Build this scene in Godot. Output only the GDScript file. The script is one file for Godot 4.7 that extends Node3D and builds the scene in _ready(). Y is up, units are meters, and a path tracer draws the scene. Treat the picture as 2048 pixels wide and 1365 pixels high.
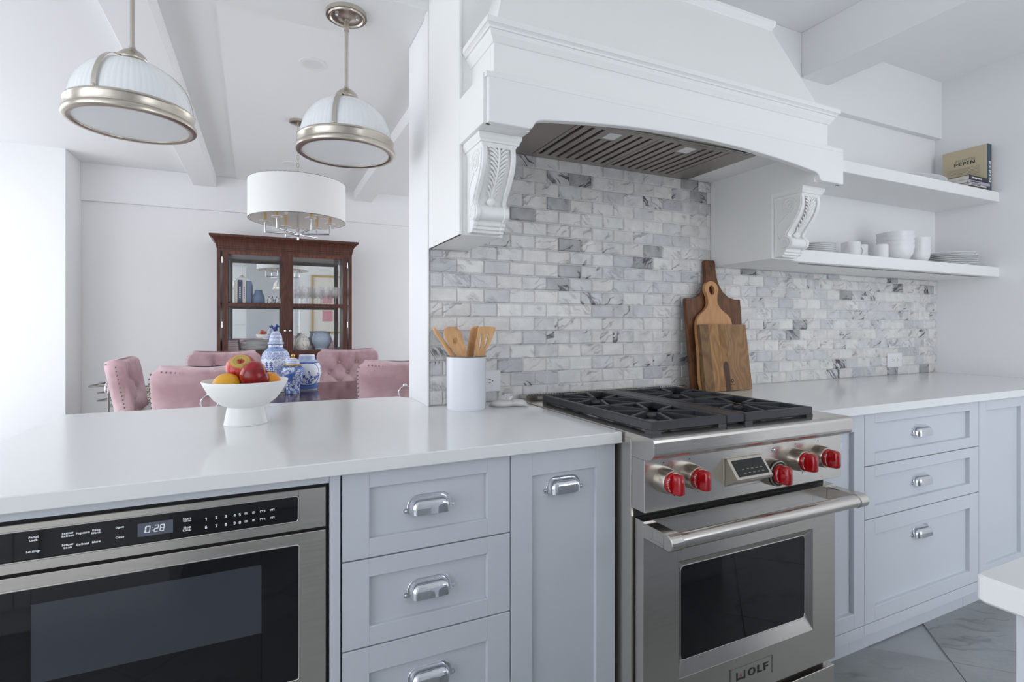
extends Node3D
# A white kitchen with a peninsula, a steel range under a carved hood, and a dining room beyond.
# x runs right along the tiled wall, y up, z towards the viewer; the tile faces lie at z = 0.

const PI2 := TAU
var T := Transform3D()          # applied to every vertex that is added
var O := Vector3.ZERO           # base of the thing being built; meshes are stored relative to it
var used := {}
var sg := 0
var M := {}
var rng := RandomNumberGenerator.new()

func _ready():
	rng.seed = 7
	stage()
	materials()
	shell()
	hood()
	shelves()
	counters()
	cabinets()
	microwave()
	cooker()
	counter_things()
	shelf_things()
	lamps()
	dining()

# ------------------------------------------------------------------ camera, sky, light
func stage():
	var cam := Camera3D.new()
	cam.name = "camera"
	add_child(cam)
	cam.projection = Camera3D.PROJECTION_FRUSTUM
	cam.keep_aspect = Camera3D.KEEP_HEIGHT
	cam.near = 0.05
	cam.far = 60.0
	cam.size = 2.0 * 0.05 * 682.5 / 1049.8
	cam.frustum_offset = Vector2(0, -31.6 / 1049.8 * 0.05)
	cam.position = Vector3(-0.5094, 1.1949, 1.7672)
	cam.rotation.y = -0.4374
	cam.current = true
	var sky := Sky.new()
	var sm := ProceduralSkyMaterial.new()
	sm.sky_top_color = Color(0.91, 0.95, 1.0)
	sm.sky_horizon_color = Color(0.98, 0.985, 1.0)
	sm.ground_horizon_color = Color(0.94, 0.955, 0.97)
	sm.ground_bottom_color = Color(0.88, 0.9, 0.92)
	sm.sky_energy_multiplier = 1.0
	sm.ground_energy_multiplier = 1.0
	sky.sky_material = sm
	var env := Environment.new()
	env.background_mode = Environment.BG_SKY
	env.sky = sky
	env.background_energy_multiplier = 4.0
	env.tonemap_mode = Environment.TONE_MAPPER_LINEAR
	env.tonemap_exposure = 0.8
	env.sdfgi_enabled = true
	env.ssao_enabled = true
	env.ssil_enabled = true
	var we := WorldEnvironment.new()
	we.name = "environment"
	we.environment = env
	add_child(we)

# ------------------------------------------------------------------ nodes
func numbered(called: String) -> String:
	var n: int = used.get(called, 0)
	used[called] = n + 1
	return called if n == 0 else "%s_%03d" % [called, n]

func thing(called: String, label: String, category: String, at: Vector3, group := "") -> Node3D:
	var o := Node3D.new()
	o.name = numbered(called)
	add_child(o)
	o.position = at
	O = at
	meta(o, label, category, group)
	return o

func meta(o: Node3D, label: String, category: String, group := "") -> Node3D:
	o.set_meta("label", label)
	o.set_meta("category", category)
	if group != "":
		o.set_meta("group", group)
	return o

func obj(called: String, st: SurfaceTool, m: Material, parent: Node3D = null) -> MeshInstance3D:
	st.generate_normals()
	var mi := MeshInstance3D.new()
	mi.mesh = st.commit()
	mi.set_surface_override_material(0, m)
	if parent == null:
		mi.name = numbered(called)
		add_child(mi)
		mi.position = O
	else:
		mi.name = called
		parent.add_child(mi, true)
	return mi

func single(called: String, st: SurfaceTool, m: Material, label: String, category: String, group := "") -> MeshInstance3D:
	var o := obj(called, st, m)
	meta(o, label, category, group)
	return o

func struct(called: String, st: SurfaceTool, m: Material, label: String, category := "wall") -> MeshInstance3D:
	O = Vector3.ZERO
	var o := obj(called, st, m)
	o.set_meta("kind", "structure")
	meta(o, label, category)
	return o

func copy(o: Node3D, called: String, at: Vector3, turn: float, label: String) -> Node3D:
	var c: Node3D = o.duplicate()
	c.name = numbered(called)
	add_child(c)
	c.position = at
	c.rotation.y = turn
	c.set_meta("label", label)
	return c

# ------------------------------------------------------------------ mesh building
func S() -> SurfaceTool:
	var st := SurfaceTool.new()
	st.begin(Mesh.PRIMITIVE_TRIANGLES)
	return st

func vert(st: SurfaceTool, p: Vector3, uv := Vector2.ZERO):
	st.set_uv(uv)
	st.add_vertex(T * p - O)

# corners run counter-clockwise as seen from outside; Godot wants them clockwise
func tri(st: SurfaceTool, a: Vector3, b: Vector3, c: Vector3, g := -1, ua := Vector2.ZERO, ub := Vector2.ZERO, uc := Vector2.ZERO):
	st.set_smooth_group(g)
	vert(st, a, ua)
	vert(st, c, uc)
	vert(st, b, ub)

func quad(st: SurfaceTool, a: Vector3, b: Vector3, c: Vector3, d: Vector3, g := -1, ua := Vector2(0, 1), ub := Vector2(1, 1), uc := Vector2(1, 0), ud := Vector2(0, 0)):
	tri(st, a, b, c, g, ua, ub, uc)
	tri(st, a, c, d, g, ua, uc, ud)

func box(st: SurfaceTool, lo: Vector3, hi: Vector3, b := 0.0):
	if lo.x > hi.x:
		var t := lo.x
		lo.x = hi.x
		hi.x = t
	if b <= 0.0:
		var p := []
		for i in 8:
			p.append(Vector3(hi.x if i & 1 else lo.x, hi.y if i & 2 else lo.y, hi.z if i & 4 else lo.z))
		quad(st, p[4], p[5], p[7], p[6])
		quad(st, p[1], p[0], p[2], p[3])
		quad(st, p[5], p[1], p[3], p[7])
		quad(st, p[0], p[4], p[6], p[2])
		quad(st, p[6], p[7], p[3], p[2])
		quad(st, p[0], p[1], p[5], p[4])
		return
	var c := (lo + hi) * 0.5
	var h := (hi - lo) * 0.5
	b = minf(b, minf(h.x, minf(h.y, h.z)) * 0.98)
	var e := h - Vector3(b, b, b)
	for ax in 3:
		var u := (ax + 1) % 3
		var w := (ax + 2) % 3
		for s in [-1.0, 1.0]:
			var q := []
			for k in [[-1, -1], [1, -1], [1, 1], [-1, 1]]:
				var v := Vector3.ZERO
				v[ax] = s * h[ax]
				v[u] = k[0] * e[u]
				v[w] = k[1] * e[w]
				q.append(c + v)
			if s > 0:
				quad(st, q[0], q[1], q[2], q[3])
			else:
				quad(st, q[3], q[2], q[1], q[0])
		# the four chamfers that run along this axis
		for k in [[1.0, 1.0], [-1.0, 1.0], [-1.0, -1.0], [1.0, -1.0]]:
			var a1 := Vector3.ZERO
			a1[u] = k[0] * h[u]
			a1[w] = k[1] * e[w]
			var a2 := Vector3.ZERO
			a2[u] = k[0] * e[u]
			a2[w] = k[1] * h[w]
			var d := Vector3.ZERO
			d[ax] = e[ax]
			_cham(st, c, a1, a2, d)
	for sx in [-1.0, 1.0]:
		for sy in [-1.0, 1.0]:
			for sz in [-1.0, 1.0]:
				var px := c + Vector3(sx * h.x, sy * e.y, sz * e.z)
				var py := c + Vector3(sx * e.x, sy * h.y, sz * e.z)
				var pz := c + Vector3(sx * e.x, sy * e.y, sz * h.z)
				if sx * sy * sz > 0:
					tri(st, px, py, pz)
				else:
					tri(st, px, pz, py)

func _cham(st: SurfaceTool, c: Vector3, a1: Vector3, a2: Vector3, d: Vector3):
	var n := (a2 - a1).cross(d)
	if n.dot(a1 + a2) > 0:
		quad(st, c + a1 - d, c + a2 - d, c + a2 + d, c + a1 + d)
	else:
		quad(st, c + a1 + d, c + a2 + d, c + a2 - d, c + a1 - d)

func group() -> int:
	sg += 1
	return sg

# a turned shape: prof holds (radius, height) from bottom to top; sharp bends split the smoothing
func lathe(st: SurfaceTool, prof: Array, n := 32, at := Vector3.ZERO, ribs := 0, rib := 0.0):
	var g := group()
	var y0: float = prof[0].y
	var y1: float = prof[0].y
	for p in prof:
		y0 = minf(y0, p.y)
		y1 = maxf(y1, p.y)
	var hh := maxf(y1 - y0, 1e-5)
	for i in prof.size() - 1:
		var a: Vector2 = prof[i]
		var b: Vector2 = prof[i + 1]
		if i > 0 and absf((a - prof[i - 1]).angle_to(b - a)) > 0.7:
			g = group()
		for k in n:
			var t0 := TAU * k / n
			var t1 := TAU * (k + 1) / n
			var m0 := 1.0 + (rib * cos(t0 * ribs) if ribs > 0 else 0.0)
			var m1 := 1.0 + (rib * cos(t1 * ribs) if ribs > 0 else 0.0)
			var c0 := Vector3(cos(t0), 0, sin(t0)) * m0
			var c1 := Vector3(cos(t1), 0, sin(t1)) * m1
			var p0 := at + c0 * a.x + Vector3(0, a.y, 0)
			var p1 := at + c1 * a.x + Vector3(0, a.y, 0)
			var p2 := at + c1 * b.x + Vector3(0, b.y, 0)
			var p3 := at + c0 * b.x + Vector3(0, b.y, 0)
			var va := 1.0 - (a.y - y0) / hh
			var vb := 1.0 - (b.y - y0) / hh
			var u0 := float(k) / n
			var u1 := float(k + 1) / n
			if b.x > 1e-6:
				tri(st, p0, p3, p2, g, Vector2(u0, va), Vector2(u0, vb), Vector2(u1, vb))
			if a.x > 1e-6:
				tri(st, p0, p2, p1, g, Vector2(u0, va), Vector2(u1, vb), Vector2(u1, va))

func cyl(st: SurfaceTool, a: Vector3, b: Vector3, ra: float, rb := -1.0, n := 20, bev := 0.0):
	if rb < 0:
		rb = ra
	var keep := T
	var d := b - a
	var y := d.normalized()
	var x := y.cross(Vector3(0, 0, 1) if absf(y.z) < 0.9 else Vector3(1, 0, 0)).normalized()
	var z := x.cross(y)
	T = T * Transform3D(Basis(x, y, z), a)
	var L := d.length()
	if bev > 0:
		lathe(st, [Vector2(0, 0), Vector2(ra - bev, 0), Vector2(ra, bev), Vector2(rb, L - bev), Vector2(rb - bev, L), Vector2(0, L)], n)
	else:
		lathe(st, [Vector2(0, 0), Vector2(ra, 0), Vector2(rb, L), Vector2(0, L)], n)
	T = keep

func ball(st: SurfaceTool, c: Vector3, r: Vector3, n := 20, m := 12):
	var prof := []
	for i in m + 1:
		var t := PI * i / m
		prof.append(Vector2(sin(t), -cos(t)))
	prof[0].x = 0.0
	prof[m].x = 0.0
	var keep := T
	T = T * Transform3D(Basis.from_scale(r), c)
	lathe(st, prof, n)
	T = keep

func tube(st: SurfaceTool, pts: Array, r: float, n := 8, closed := false, flat := 1.0):
	var g := group()
	var rings := []
	var cnt := pts.size()
	var up := Vector3.ZERO
	for i in cnt:
		var prev: Vector3 = pts[(i - 1 + cnt) % cnt] if closed or i > 0 else pts[i]
		var next: Vector3 = pts[(i + 1) % cnt] if closed or i < cnt - 1 else pts[i]
		var d := (next - prev).normalized()
		if up == Vector3.ZERO:
			up = Vector3(0, 1, 0) if absf(d.y) < 0.9 else Vector3(1, 0, 0)
		var x := d.cross(up).normalized()
		up = x.cross(d).normalized()
		var ring := []
		for k in n:
			var t := TAU * k / n
			ring.append(pts[i] + x * cos(t) * r + up * sin(t) * r * flat)
		rings.append(ring)
	for i in (cnt if closed else cnt - 1):
		var A: Array = rings[i]
		var B: Array = rings[(i + 1) % cnt]
		for k in n:
			var k1 := (k + 1) % n
			quad(st, A[k], B[k], B[k1], A[k1], g)
	if not closed:
		for k in range(1, n - 1):
			tri(st, rings[0][0], rings[0][k], rings[0][k + 1])
			tri(st, rings[cnt - 1][0], rings[cnt - 1][k + 1], rings[cnt - 1][k])

func torus(st: SurfaceTool, c: Vector3, x: Vector3, y: Vector3, R: float, r: float, n := 28, m := 8):
	var pts := []
	for i in n:
		var t := TAU * i / n
		pts.append(c + x * cos(t) * R + y * sin(t) * R)
	tube(st, pts, r, m, true)

func inset(poly: PackedVector2Array, b: float) -> PackedVector2Array:
	var out := PackedVector2Array()
	var n := poly.size()
	for i in n:
		var a := (poly[i] - poly[(i - 1 + n) % n]).normalized()
		var c := (poly[(i + 1) % n] - poly[i]).normalized()
		var na := Vector2(-a.y, a.x)
		var nc := Vector2(-c.y, c.x)
		var m := na + nc
		m = m / maxf(m.dot(m) * 0.5, 0.35)
		out.append(poly[i] + m * b)
	return out

# a flat outline (counter-clockwise in x, y) given depth from z0 to z1, its edges chamfered by bev
func extr(st: SurfaceTool, poly: PackedVector2Array, z0: float, z1: float, bev := 0.0, smooth := false):
	if Geometry2D.is_polygon_clockwise(poly):
		poly.reverse()
	var idx := Geometry2D.triangulate_polygon(poly)
	var top := inset(poly, bev) if bev > 0 else poly
	for i in range(0, idx.size(), 3):
		var q := [idx[i], idx[i + 1], idx[i + 2]]
		var ar: float = (poly[q[1]] - poly[q[0]]).cross(poly[q[2]] - poly[q[0]])
		if ar < 0:
			q = [q[0], q[2], q[1]]
		var f := []
		for k in q:
			f.append(top[k])
		tri(st, Vector3(f[0].x, f[0].y, z1), Vector3(f[1].x, f[1].y, z1), Vector3(f[2].x, f[2].y, z1), -1, f[0], f[1], f[2])
		tri(st, Vector3(f[0].x, f[0].y, z0), Vector3(f[2].x, f[2].y, z0), Vector3(f[1].x, f[1].y, z0), -1, f[0], f[2], f[1])
	var n := poly.size()
	var g := group() if smooth else -1
	for i in n:
		var j := (i + 1) % n
		var a := poly[i]
		var b := poly[j]
		quad(st, Vector3(a.x, a.y, z0 + bev), Vector3(b.x, b.y, z0 + bev), Vector3(b.x, b.y, z1 - bev), Vector3(a.x, a.y, z1 - bev), g)
		if bev > 0:
			var c := top[i]
			var d := top[j]
			quad(st, Vector3(a.x, a.y, z1 - bev), Vector3(b.x, b.y, z1 - bev), Vector3(d.x, d.y, z1), Vector3(c.x, c.y, z1))
			quad(st, Vector3(c.x, c.y, z0), Vector3(d.x, d.y, z0), Vector3(b.x, b.y, z0 + bev), Vector3(a.x, a.y, z0 + bev))

# a moulding swept along a plan path with mitred corners; prof holds (outwards, up)
func moulding(st: SurfaceTool, path: Array, prof: Array, caps := true):
	var n := path.size()
	var rows := []
	for i in n:
		var outs := []
		for k in [i - 1, i]:
			if k >= 0 and k < n - 1:
				var d: Vector3 = (path[k + 1] - path[k]).normalized()
				outs.append(Vector3(-d.z, 0, d.x))
		var o: Vector3 = outs[0]
		if outs.size() == 2:
			o = outs[0] + outs[1]
			o = o / (o.dot(o) * 0.5)
		var row := []
		for p in prof:
			row.append(path[i] + o * p.x + Vector3(0, p.y, 0))
		rows.append(row)
	for i in n - 1:
		for k in prof.size() - 1:
			quad(st, rows[i][k], rows[i + 1][k], rows[i + 1][k + 1], rows[i][k + 1])
	if caps:
		for e in [0, n - 1]:
			var pl := PackedVector2Array()
			for p in prof:
				pl.append(p)
			var idx := Geometry2D.triangulate_polygon(pl)
			for i in range(0, idx.size(), 3):
				tri(st, rows[e][idx[i]], rows[e][idx[i + 1]], rows[e][idx[i + 2]])

# closed loops of equal length joined one to the next
func loft(st: SurfaceTool, rows: Array, smooth := true, cap := true):
	var g := group() if smooth else -1
	for i in rows.size() - 1:
		var A: Array = rows[i]
		var B: Array = rows[i + 1]
		var n := A.size()
		for k in n:
			var j := (k + 1) % n
			quad(st, A[k], A[j], B[j], B[k], g)
	if cap:
		var f: Array = rows[0]
		var l: Array = rows[rows.size() - 1]
		var cf := Vector3.ZERO
		var cl := Vector3.ZERO
		for k in f.size():
			cf += f[k] / f.size()
			cl += l[k] / l.size()
		for k in f.size():
			var j := (k + 1) % f.size()
			tri(st, cf, f[j], f[k], g)
			tri(st, cl, l[k], l[j], g)

func rrect(w: float, h: float, r: float, n := 5) -> PackedVector2Array:
	var p := PackedVector2Array()
	for q in 4:
		var cx := (w / 2 - r) * (1 if q == 0 or q == 3 else -1)
		var cy := (h / 2 - r) * (1 if q < 2 else -1)
		for i in n + 1:
			var t := PI / 2 * (q + float(i) / n)
			p.append(Vector2(cx + cos(t) * r, cy + sin(t) * r))
	return p

func shift(p: PackedVector2Array, d: Vector2) -> PackedVector2Array:
	var o := PackedVector2Array()
	for v in p:
		o.append(v + d)
	return o

# lettering, centred on at, facing +z of the basis
func text(called: String, s: String, h: float, at: Vector3, m: Material, parent: Node3D, b := Basis(), depth := 0.0006, bold := true, font := "Droid Sans"):
	var tm := TextMesh.new()
	var f := SystemFont.new()
	f.font_names = PackedStringArray([font])
	f.font_weight = 700 if bold else 400
	tm.font = f
	tm.text = s
	tm.font_size = 32
	tm.pixel_size = h / 23.0
	tm.depth = depth
	tm.curve_step = 2.0
	var mi := MeshInstance3D.new()
	mi.name = called
	mi.mesh = tm
	mi.set_surface_override_material(0, m)
	parent.add_child(mi, true)
	mi.transform = Transform3D(b, at - O)
	return mi

# ------------------------------------------------------------------ materials
func mat(c: Color, rough := 0.5, metal := 0.0, spec := 0.5) -> StandardMaterial3D:
	var m := StandardMaterial3D.new()
	m.albedo_color = c
	m.roughness = rough
	m.metallic = metal
	m.metallic_specular = spec
	return m

func rgb(r: int, g: int, b: int) -> Color:
	return Color(r / 255.0, g / 255.0, b / 255.0)

func noise(s: int, f: float, oct := 4) -> FastNoiseLite:
	var n := FastNoiseLite.new()
	n.seed = s
	n.frequency = f
	n.fractal_octaves = oct
	n.noise_type = FastNoiseLite.TYPE_SIMPLEX_SMOOTH
	return n

func tex(img: Image) -> ImageTexture:
	return ImageTexture.create_from_image(img)

# marble: a pale ground with slanting veins; strong = how dark and how many
func marble_tex(s: int, strong: float, tilt: float) -> ImageTexture:
	var img := Image.create(384, 384, false, Image.FORMAT_RGB8)
	var warp := noise(s, 0.012, 3)
	var line := noise(s + 1, 0.009, 4)
	var fine := noise(s + 2, 0.05, 3)
	var mask := noise(s + 3, 0.008, 2)
	for y in 384:
		for x in 384:
			var w := warp.get_noise_2d(x, y) * 16.0
			var a := x * cos(tilt) + y * sin(tilt) + w
			var b := -x * sin(tilt) + y * cos(tilt) + w
			var l := absf(line.get_noise_2d(a * 0.3, b * 1.9))
			var v := pow(maxf(0.0, 1.0 - l * 6.0), 2.0) * clampf(mask.get_noise_2d(x, y) * 2.4 - 0.15 + strong * 0.5, 0.0, 1.0)
			var cl := clampf(mask.get_noise_2d(x * 1.7 + 900, y * 1.7) * 0.5 + 0.5, 0.0, 1.0)
			var k := 1.0 - strong * v * 0.5 - (1.0 - cl) * 0.08 * (0.4 + strong * 1.6) - absf(fine.get_noise_2d(a, b * 2.0)) * 0.06
			k = clampf(k, 0.2, 1.0)
			img.set_pixel(x, y, Color(k * 0.985 + 0.0, k * 0.985, k * 0.98 + (1.0 - k) * 0.03))
	return tex(img)

func wood_tex(light: Color, dark: Color, s: int, rings := 9.0, figure := 0.0) -> ImageTexture:
	var img := Image.create(256, 512, false, Image.FORMAT_RGB8)
	var w := noise(s, 0.006, 3)
	var g := noise(s + 1, 0.35, 2)
	var p := noise(s + 2, 0.02, 3)
	for y in 512:
		for x in 256:
			var q := x / 256.0 * rings + w.get_noise_2d(x * 1.4, y * 0.5) * 2.6
			if figure > 0.0:
				var dx := (x - 150.0) / 70.0
				var dy := (y - 330.0) / 250.0
				q += figure * exp(-dx * dx - dy * dy) * 4.0
			var k := 0.5 + 0.5 * sin(q * TAU)
			k = k * 0.45 + (g.get_noise_2d(x, y * 0.04) * 0.5 + 0.5) * 0.4 + (p.get_noise_2d(x, y * 0.25) * 0.5 + 0.5) * 0.3
			img.set_pixel(x, y, light.lerp(dark, clampf(k * 0.85, 0, 1)))
	return tex(img)

func speck_tex(a: Color, b: Color, s: int, f: float, sharp := 1.0, size := 256) -> ImageTexture:
	var img := Image.create(size, size, false, Image.FORMAT_RGB8)
	var n := noise(s, f, 4)
	for y in size:
		for x in size:
			img.set_pixel(x, y, a.lerp(b, clampf(n.get_noise_2d(x, y) * sharp + 0.5, 0, 1)))
	return tex(img)

func tri_mat(t: Texture2D, scale: Vector3, rough := 0.5, tint := Color.WHITE) -> StandardMaterial3D:
	var m := mat(tint, rough)
	m.albedo_texture = t
	m.uv1_triplanar = true
	m.uv1_scale = scale
	return m

func materials():
	M.wall = mat(rgb(246, 246, 247), 0.75, 0.0, 0.3)
	M.wall_right = M.wall
	M.ceil = mat(rgb(247, 247, 248), 0.85, 0.0, 0.2)
	M.trim = mat(rgb(246, 246, 246), 0.45)
	M.hood = mat(rgb(246, 246, 245), 0.42)
	M.quartz = mat(rgb(241, 241, 240), 0.13)
	M.cab = mat(rgb(211, 215, 221), 0.42)
	M.cab_in = mat(rgb(60, 63, 68), 0.7)
	M.steel = mat(rgb(212, 206, 199), 0.27, 1.0)
	M.steel.roughness_texture = speck_tex(Color(0.75, 0.75, 0.75), Color(1, 1, 1), 5, 0.03)
	M.steel.uv1_triplanar = true
	M.steel.uv1_scale = Vector3(1.2, 14, 1.2)
	M.steel_dark = mat(rgb(150, 146, 142), 0.35, 1.0)
	M.steel_bright = mat(rgb(214, 211, 206), 0.16, 1.0)
	M.liner = mat(rgb(168, 160, 153), 0.38, 1.0)
	M.nickel = mat(rgb(200, 192, 181), 0.28, 1.0)
	M.chrome = mat(rgb(226, 228, 232), 0.05, 1.0)
	M.black_glass = mat(rgb(14, 15, 17), 0.03)
	M.black = mat(rgb(20, 21, 23), 0.5)
	M.slot = mat(rgb(24, 22, 21), 0.8)
	M.iron = mat(rgb(52, 53, 58), 0.42)
	M.iron_cap = mat(rgb(30, 30, 33), 0.5)
	M.red = mat(rgb(172, 6, 18), 0.12)
	M.red.clearcoat_enabled = true
	M.red.clearcoat = 0.6
	M.red.clearcoat_roughness = 0.05
	M.print = mat(rgb(232, 234, 236), 0.6)
	M.print.emission_enabled = true
	M.print.emission = rgb(200, 204, 208)
	M.print.emission_energy_multiplier = 0.35
	M.white_ink = mat(rgb(236, 236, 236), 0.6)
	M.ink = mat(rgb(28, 30, 36), 0.6)
	M.logo = mat(rgb(52, 48, 48), 0.35)
	M.lcd = mat(rgb(96, 100, 112), 0.25)
	M.mesh_window = mat(rgb(74, 78, 84), 0.12)
	M.mesh_window.albedo_texture = dot_tex()
	M.mesh_window.uv1_triplanar = true
	M.mesh_window.uv1_scale = Vector3(20, 20, 20)
	M.porcelain = mat(rgb(240, 240, 241), 0.16)
	M.porcelain_rim = mat(rgb(150, 150, 150), 0.4)
	M.matte_white = mat(rgb(240, 240, 238), 0.38)
	M.enamel = mat(rgb(238, 240, 246), 0.22)
	M.plastic = mat(rgb(240, 240, 240), 0.35)
	M.grout = mat(rgb(236, 235, 232), 0.85)
	M.tiles = []
	var la := marble_tex(11, 0.35, 0.6)
	var lb := marble_tex(41, 0.55, -0.5)
	var st1 := marble_tex(71, 1.25, -0.65)
	var st2 := marble_tex(91, 1.35, 0.75)
	for d in [[la, rgb(246, 244, 241)], [la, rgb(242, 241, 240)], [lb, rgb(244, 241, 238)], [lb, rgb(236, 236, 237)], [la, rgb(248, 247, 245)], [lb, rgb(240, 236, 233)], [la, rgb(226, 227, 229)], [st1, rgb(240, 240, 240)], [st2, rgb(240, 240, 241)], [st2, rgb(202, 203, 205)], [st1, rgb(190, 190, 191)], [la, rgb(220, 220, 222)], [lb, rgb(214, 215, 219)]]:
		var m := mat(d[1], 0.26)
		m.albedo_texture = d[0]
		M.tiles.append(m)
	M.floor_tile = tri_mat(marble_tex(131, 0.35, 0.4), Vector3(0.9, 0.9, 0.9), 0.3, rgb(168, 170, 169))
	M.floor_grout = mat(rgb(176, 178, 178), 0.8)
	M.floor_wood = tri_mat(wood_tex(rgb(176, 168, 160), rgb(146, 138, 132), 301, 5.0), Vector3(1.5, 1.5, 0.6), 0.35)
	M.mahogany = tri_mat(wood_tex(rgb(112, 68, 54), rgb(60, 34, 28), 201, 7.0), Vector3(3.2, 0.9, 3.2), 0.32)
	M.mahogany_band = mat(Color.WHITE, 0.3)
	M.mahogany_band.albedo_texture = wood_tex(rgb(140, 84, 62), rgb(68, 38, 30), 215, 10.0)
	M.mahogany_band.uv1_triplanar = true
	M.mahogany_band.uv1_scale = Vector3(2.4, 0.8, 2.4)
	M.table = tri_mat(wood_tex(rgb(92, 58, 52), rgb(58, 34, 34), 231, 6.0), Vector3(0.8, 0.8, 3.0), 0.16)
	M.walnut = tri_mat(wood_tex(rgb(134, 88, 52), rgb(78, 46, 26), 401, 4.0), Vector3(2.6, 1.3, 2.6), 0.5)
	M.beech = tri_mat(wood_tex(rgb(216, 166, 116), rgb(184, 132, 86), 421, 6.0), Vector3(3.0, 1.4, 3.0), 0.5)
	M.acacia = []
	var ac := wood_tex(rgb(196, 158, 108), rgb(120, 86, 54), 441, 3.0, 0.9)
	var ac2 := wood_tex(rgb(186, 152, 110), rgb(126, 96, 66), 461, 10.0)
	for d in [[ac, rgb(196, 188, 176)], [ac, rgb(255, 244, 224)], [ac, rgb(232, 216, 190)], [ac2, rgb(238, 228, 214)]]:
		M.acacia.append(tri_mat(d[0], Vector3(2.6, 1.9, 2.6), 0.55, d[1]))
	M.heartwood = tri_mat(wood_tex(rgb(96, 58, 36), rgb(56, 32, 20), 471, 5.0), Vector3(3, 1, 3), 0.5)
	M.spoon = tri_mat(wood_tex(rgb(232, 186, 136), rgb(206, 154, 104), 481, 4.0), Vector3(5, 2, 5), 0.55)
	M.velvet = tri_mat(speck_tex(rgb(222, 190, 194), rgb(188, 150, 156), 501, 0.012, 1.3), Vector3(1.6, 1.6, 1.6), 0.8)
	M.velvet.rim_enabled = true
	M.velvet.rim = 0.5
	M.velvet.rim_tint = 0.5
	M.button = mat(rgb(206, 172, 174), 0.6)
	M.leg = mat(rgb(52, 36, 32), 0.4)
	M.opal = mat(rgb(240, 243, 244), 0.35)
	M.opal.backlight_enabled = true
	M.opal.backlight = Color(0.35, 0.36, 0.36)
	M.ribbed = mat(rgb(244, 246, 247), 0.18)
	M.shade = mat(rgb(246, 246, 245), 0.85)
	M.shade.backlight_enabled = true
	M.shade.backlight = Color(0.3, 0.3, 0.29)
	M.shade_in = mat(rgb(214, 208, 202), 0.9)
	M.crystal = mat(Color(1, 1, 1, 0.25), 0.03)
	M.crystal.transparency = BaseMaterial3D.TRANSPARENCY_ALPHA
	M.pane = mat(Color(1, 1, 1, 0.04), 0.02)
	M.pane.transparency = BaseMaterial3D.TRANSPARENCY_ALPHA
	M.solid_glass = mat(Color(1, 1, 1, 0.0), 0.0)
	M.solid_glass.refraction_enabled = true
	M.solid_glass.refraction_scale = 0.05
	M.mirror = mat(rgb(232, 236, 236), 0.01, 1.0)
	M.gold = mat(rgb(206, 164, 88), 0.28, 1.0)
	M.gilt = mat(rgb(200, 172, 104), 0.45, 0.6)
	M.candle = mat(rgb(206, 178, 138), 0.5)
	M.slate_blue = mat(rgb(92, 116, 150), 0.5)
	M.pale_blue = tri_mat(speck_tex(rgb(176, 192, 208), rgb(150, 170, 194), 531, 0.05), Vector3(4, 4, 4), 0.15)
	M.navy = mat(rgb(42, 62, 104), 0.5)
	M.paper = mat(rgb(236, 232, 222), 0.8)
	M.linen = mat(rgb(196, 176, 178), 0.9)
	M.cover = mat(rgb(206, 192, 162), 0.6)
	M.spine = mat(rgb(62, 84, 98), 0.5)
	M.jacket_black = mat(rgb(32, 34, 44), 0.4)
	M.jacket_lilac = mat(rgb(178, 174, 188), 0.5)
	M.jacket_white = mat(rgb(214, 210, 206), 0.5)
	M.jacket_brown = mat(rgb(66, 54, 48), 0.5)
	M.text_grey = mat(rgb(150, 142, 122), 0.7)
	M.pewter = mat(rgb(146, 142, 136), 0.25, 1.0)
	M.apple = mat(Color.WHITE, 0.2)
	M.apple.albedo_texture = apple_tex()
	M.apple.clearcoat_enabled = true
	M.apple.clearcoat = 0.3
	M.apple2 = mat(rgb(235, 190, 185), 0.2)
	M.apple2.albedo_texture = apple_tex2()
	M.orange = mat(rgb(236, 150, 28), 0.38)
	M.lemon = mat(rgb(232, 172, 46), 0.38)
	for k in ["orange", "lemon"]:
		M[k].normal_enabled = true
		M[k].normal_texture = peel_tex()
		M[k].normal_scale = 0.9
		M[k].uv1_triplanar = true
		M[k].uv1_scale = Vector3(12, 12, 12)
	M.stalk = mat(rgb(88, 66, 36), 0.7)
	M.marble_white = tri_mat(marble_tex(151, 0.5, 0.5), Vector3(6, 6, 6), 0.2, rgb(238, 236, 233))
	M.floral = mat(Color.WHITE, 0.2)
	M.floral.albedo_texture = floral_tex()
	M.pattern_box = tri_mat(speck_tex(rgb(238, 234, 226), rgb(96, 92, 84), 561, 0.07, 5.0), Vector3(5, 5, 5), 0.7)
	M.porc_scroll = mat(Color.WHITE, 0.14)
	M.porc_scroll.albedo_texture = jar_tex(0)
	M.porc_blossom = mat(Color.WHITE, 0.14)
	M.porc_blossom.albedo_texture = jar_tex(1)
	M.porc_panel = mat(Color.WHITE, 0.14)
	M.porc_panel.albedo_texture = jar_tex(2)
	M.porc_lid = mat(Color.WHITE, 0.14)
	M.porc_lid.albedo_texture = jar_tex(3)
	M.cobalt = mat(rgb(34, 58, 138), 0.2)

func dot_tex() -> ImageTexture:
	var img := Image.create(256, 256, false, Image.FORMAT_RGB8)
	img.fill(rgb(232, 234, 238))
	for j in 32:
		for i in 32:
			blot(img, i * 8 + (4 if j % 2 else 0), j * 8 + 4, 2.2, rgb(150, 154, 160))
	return tex(img)

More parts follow.
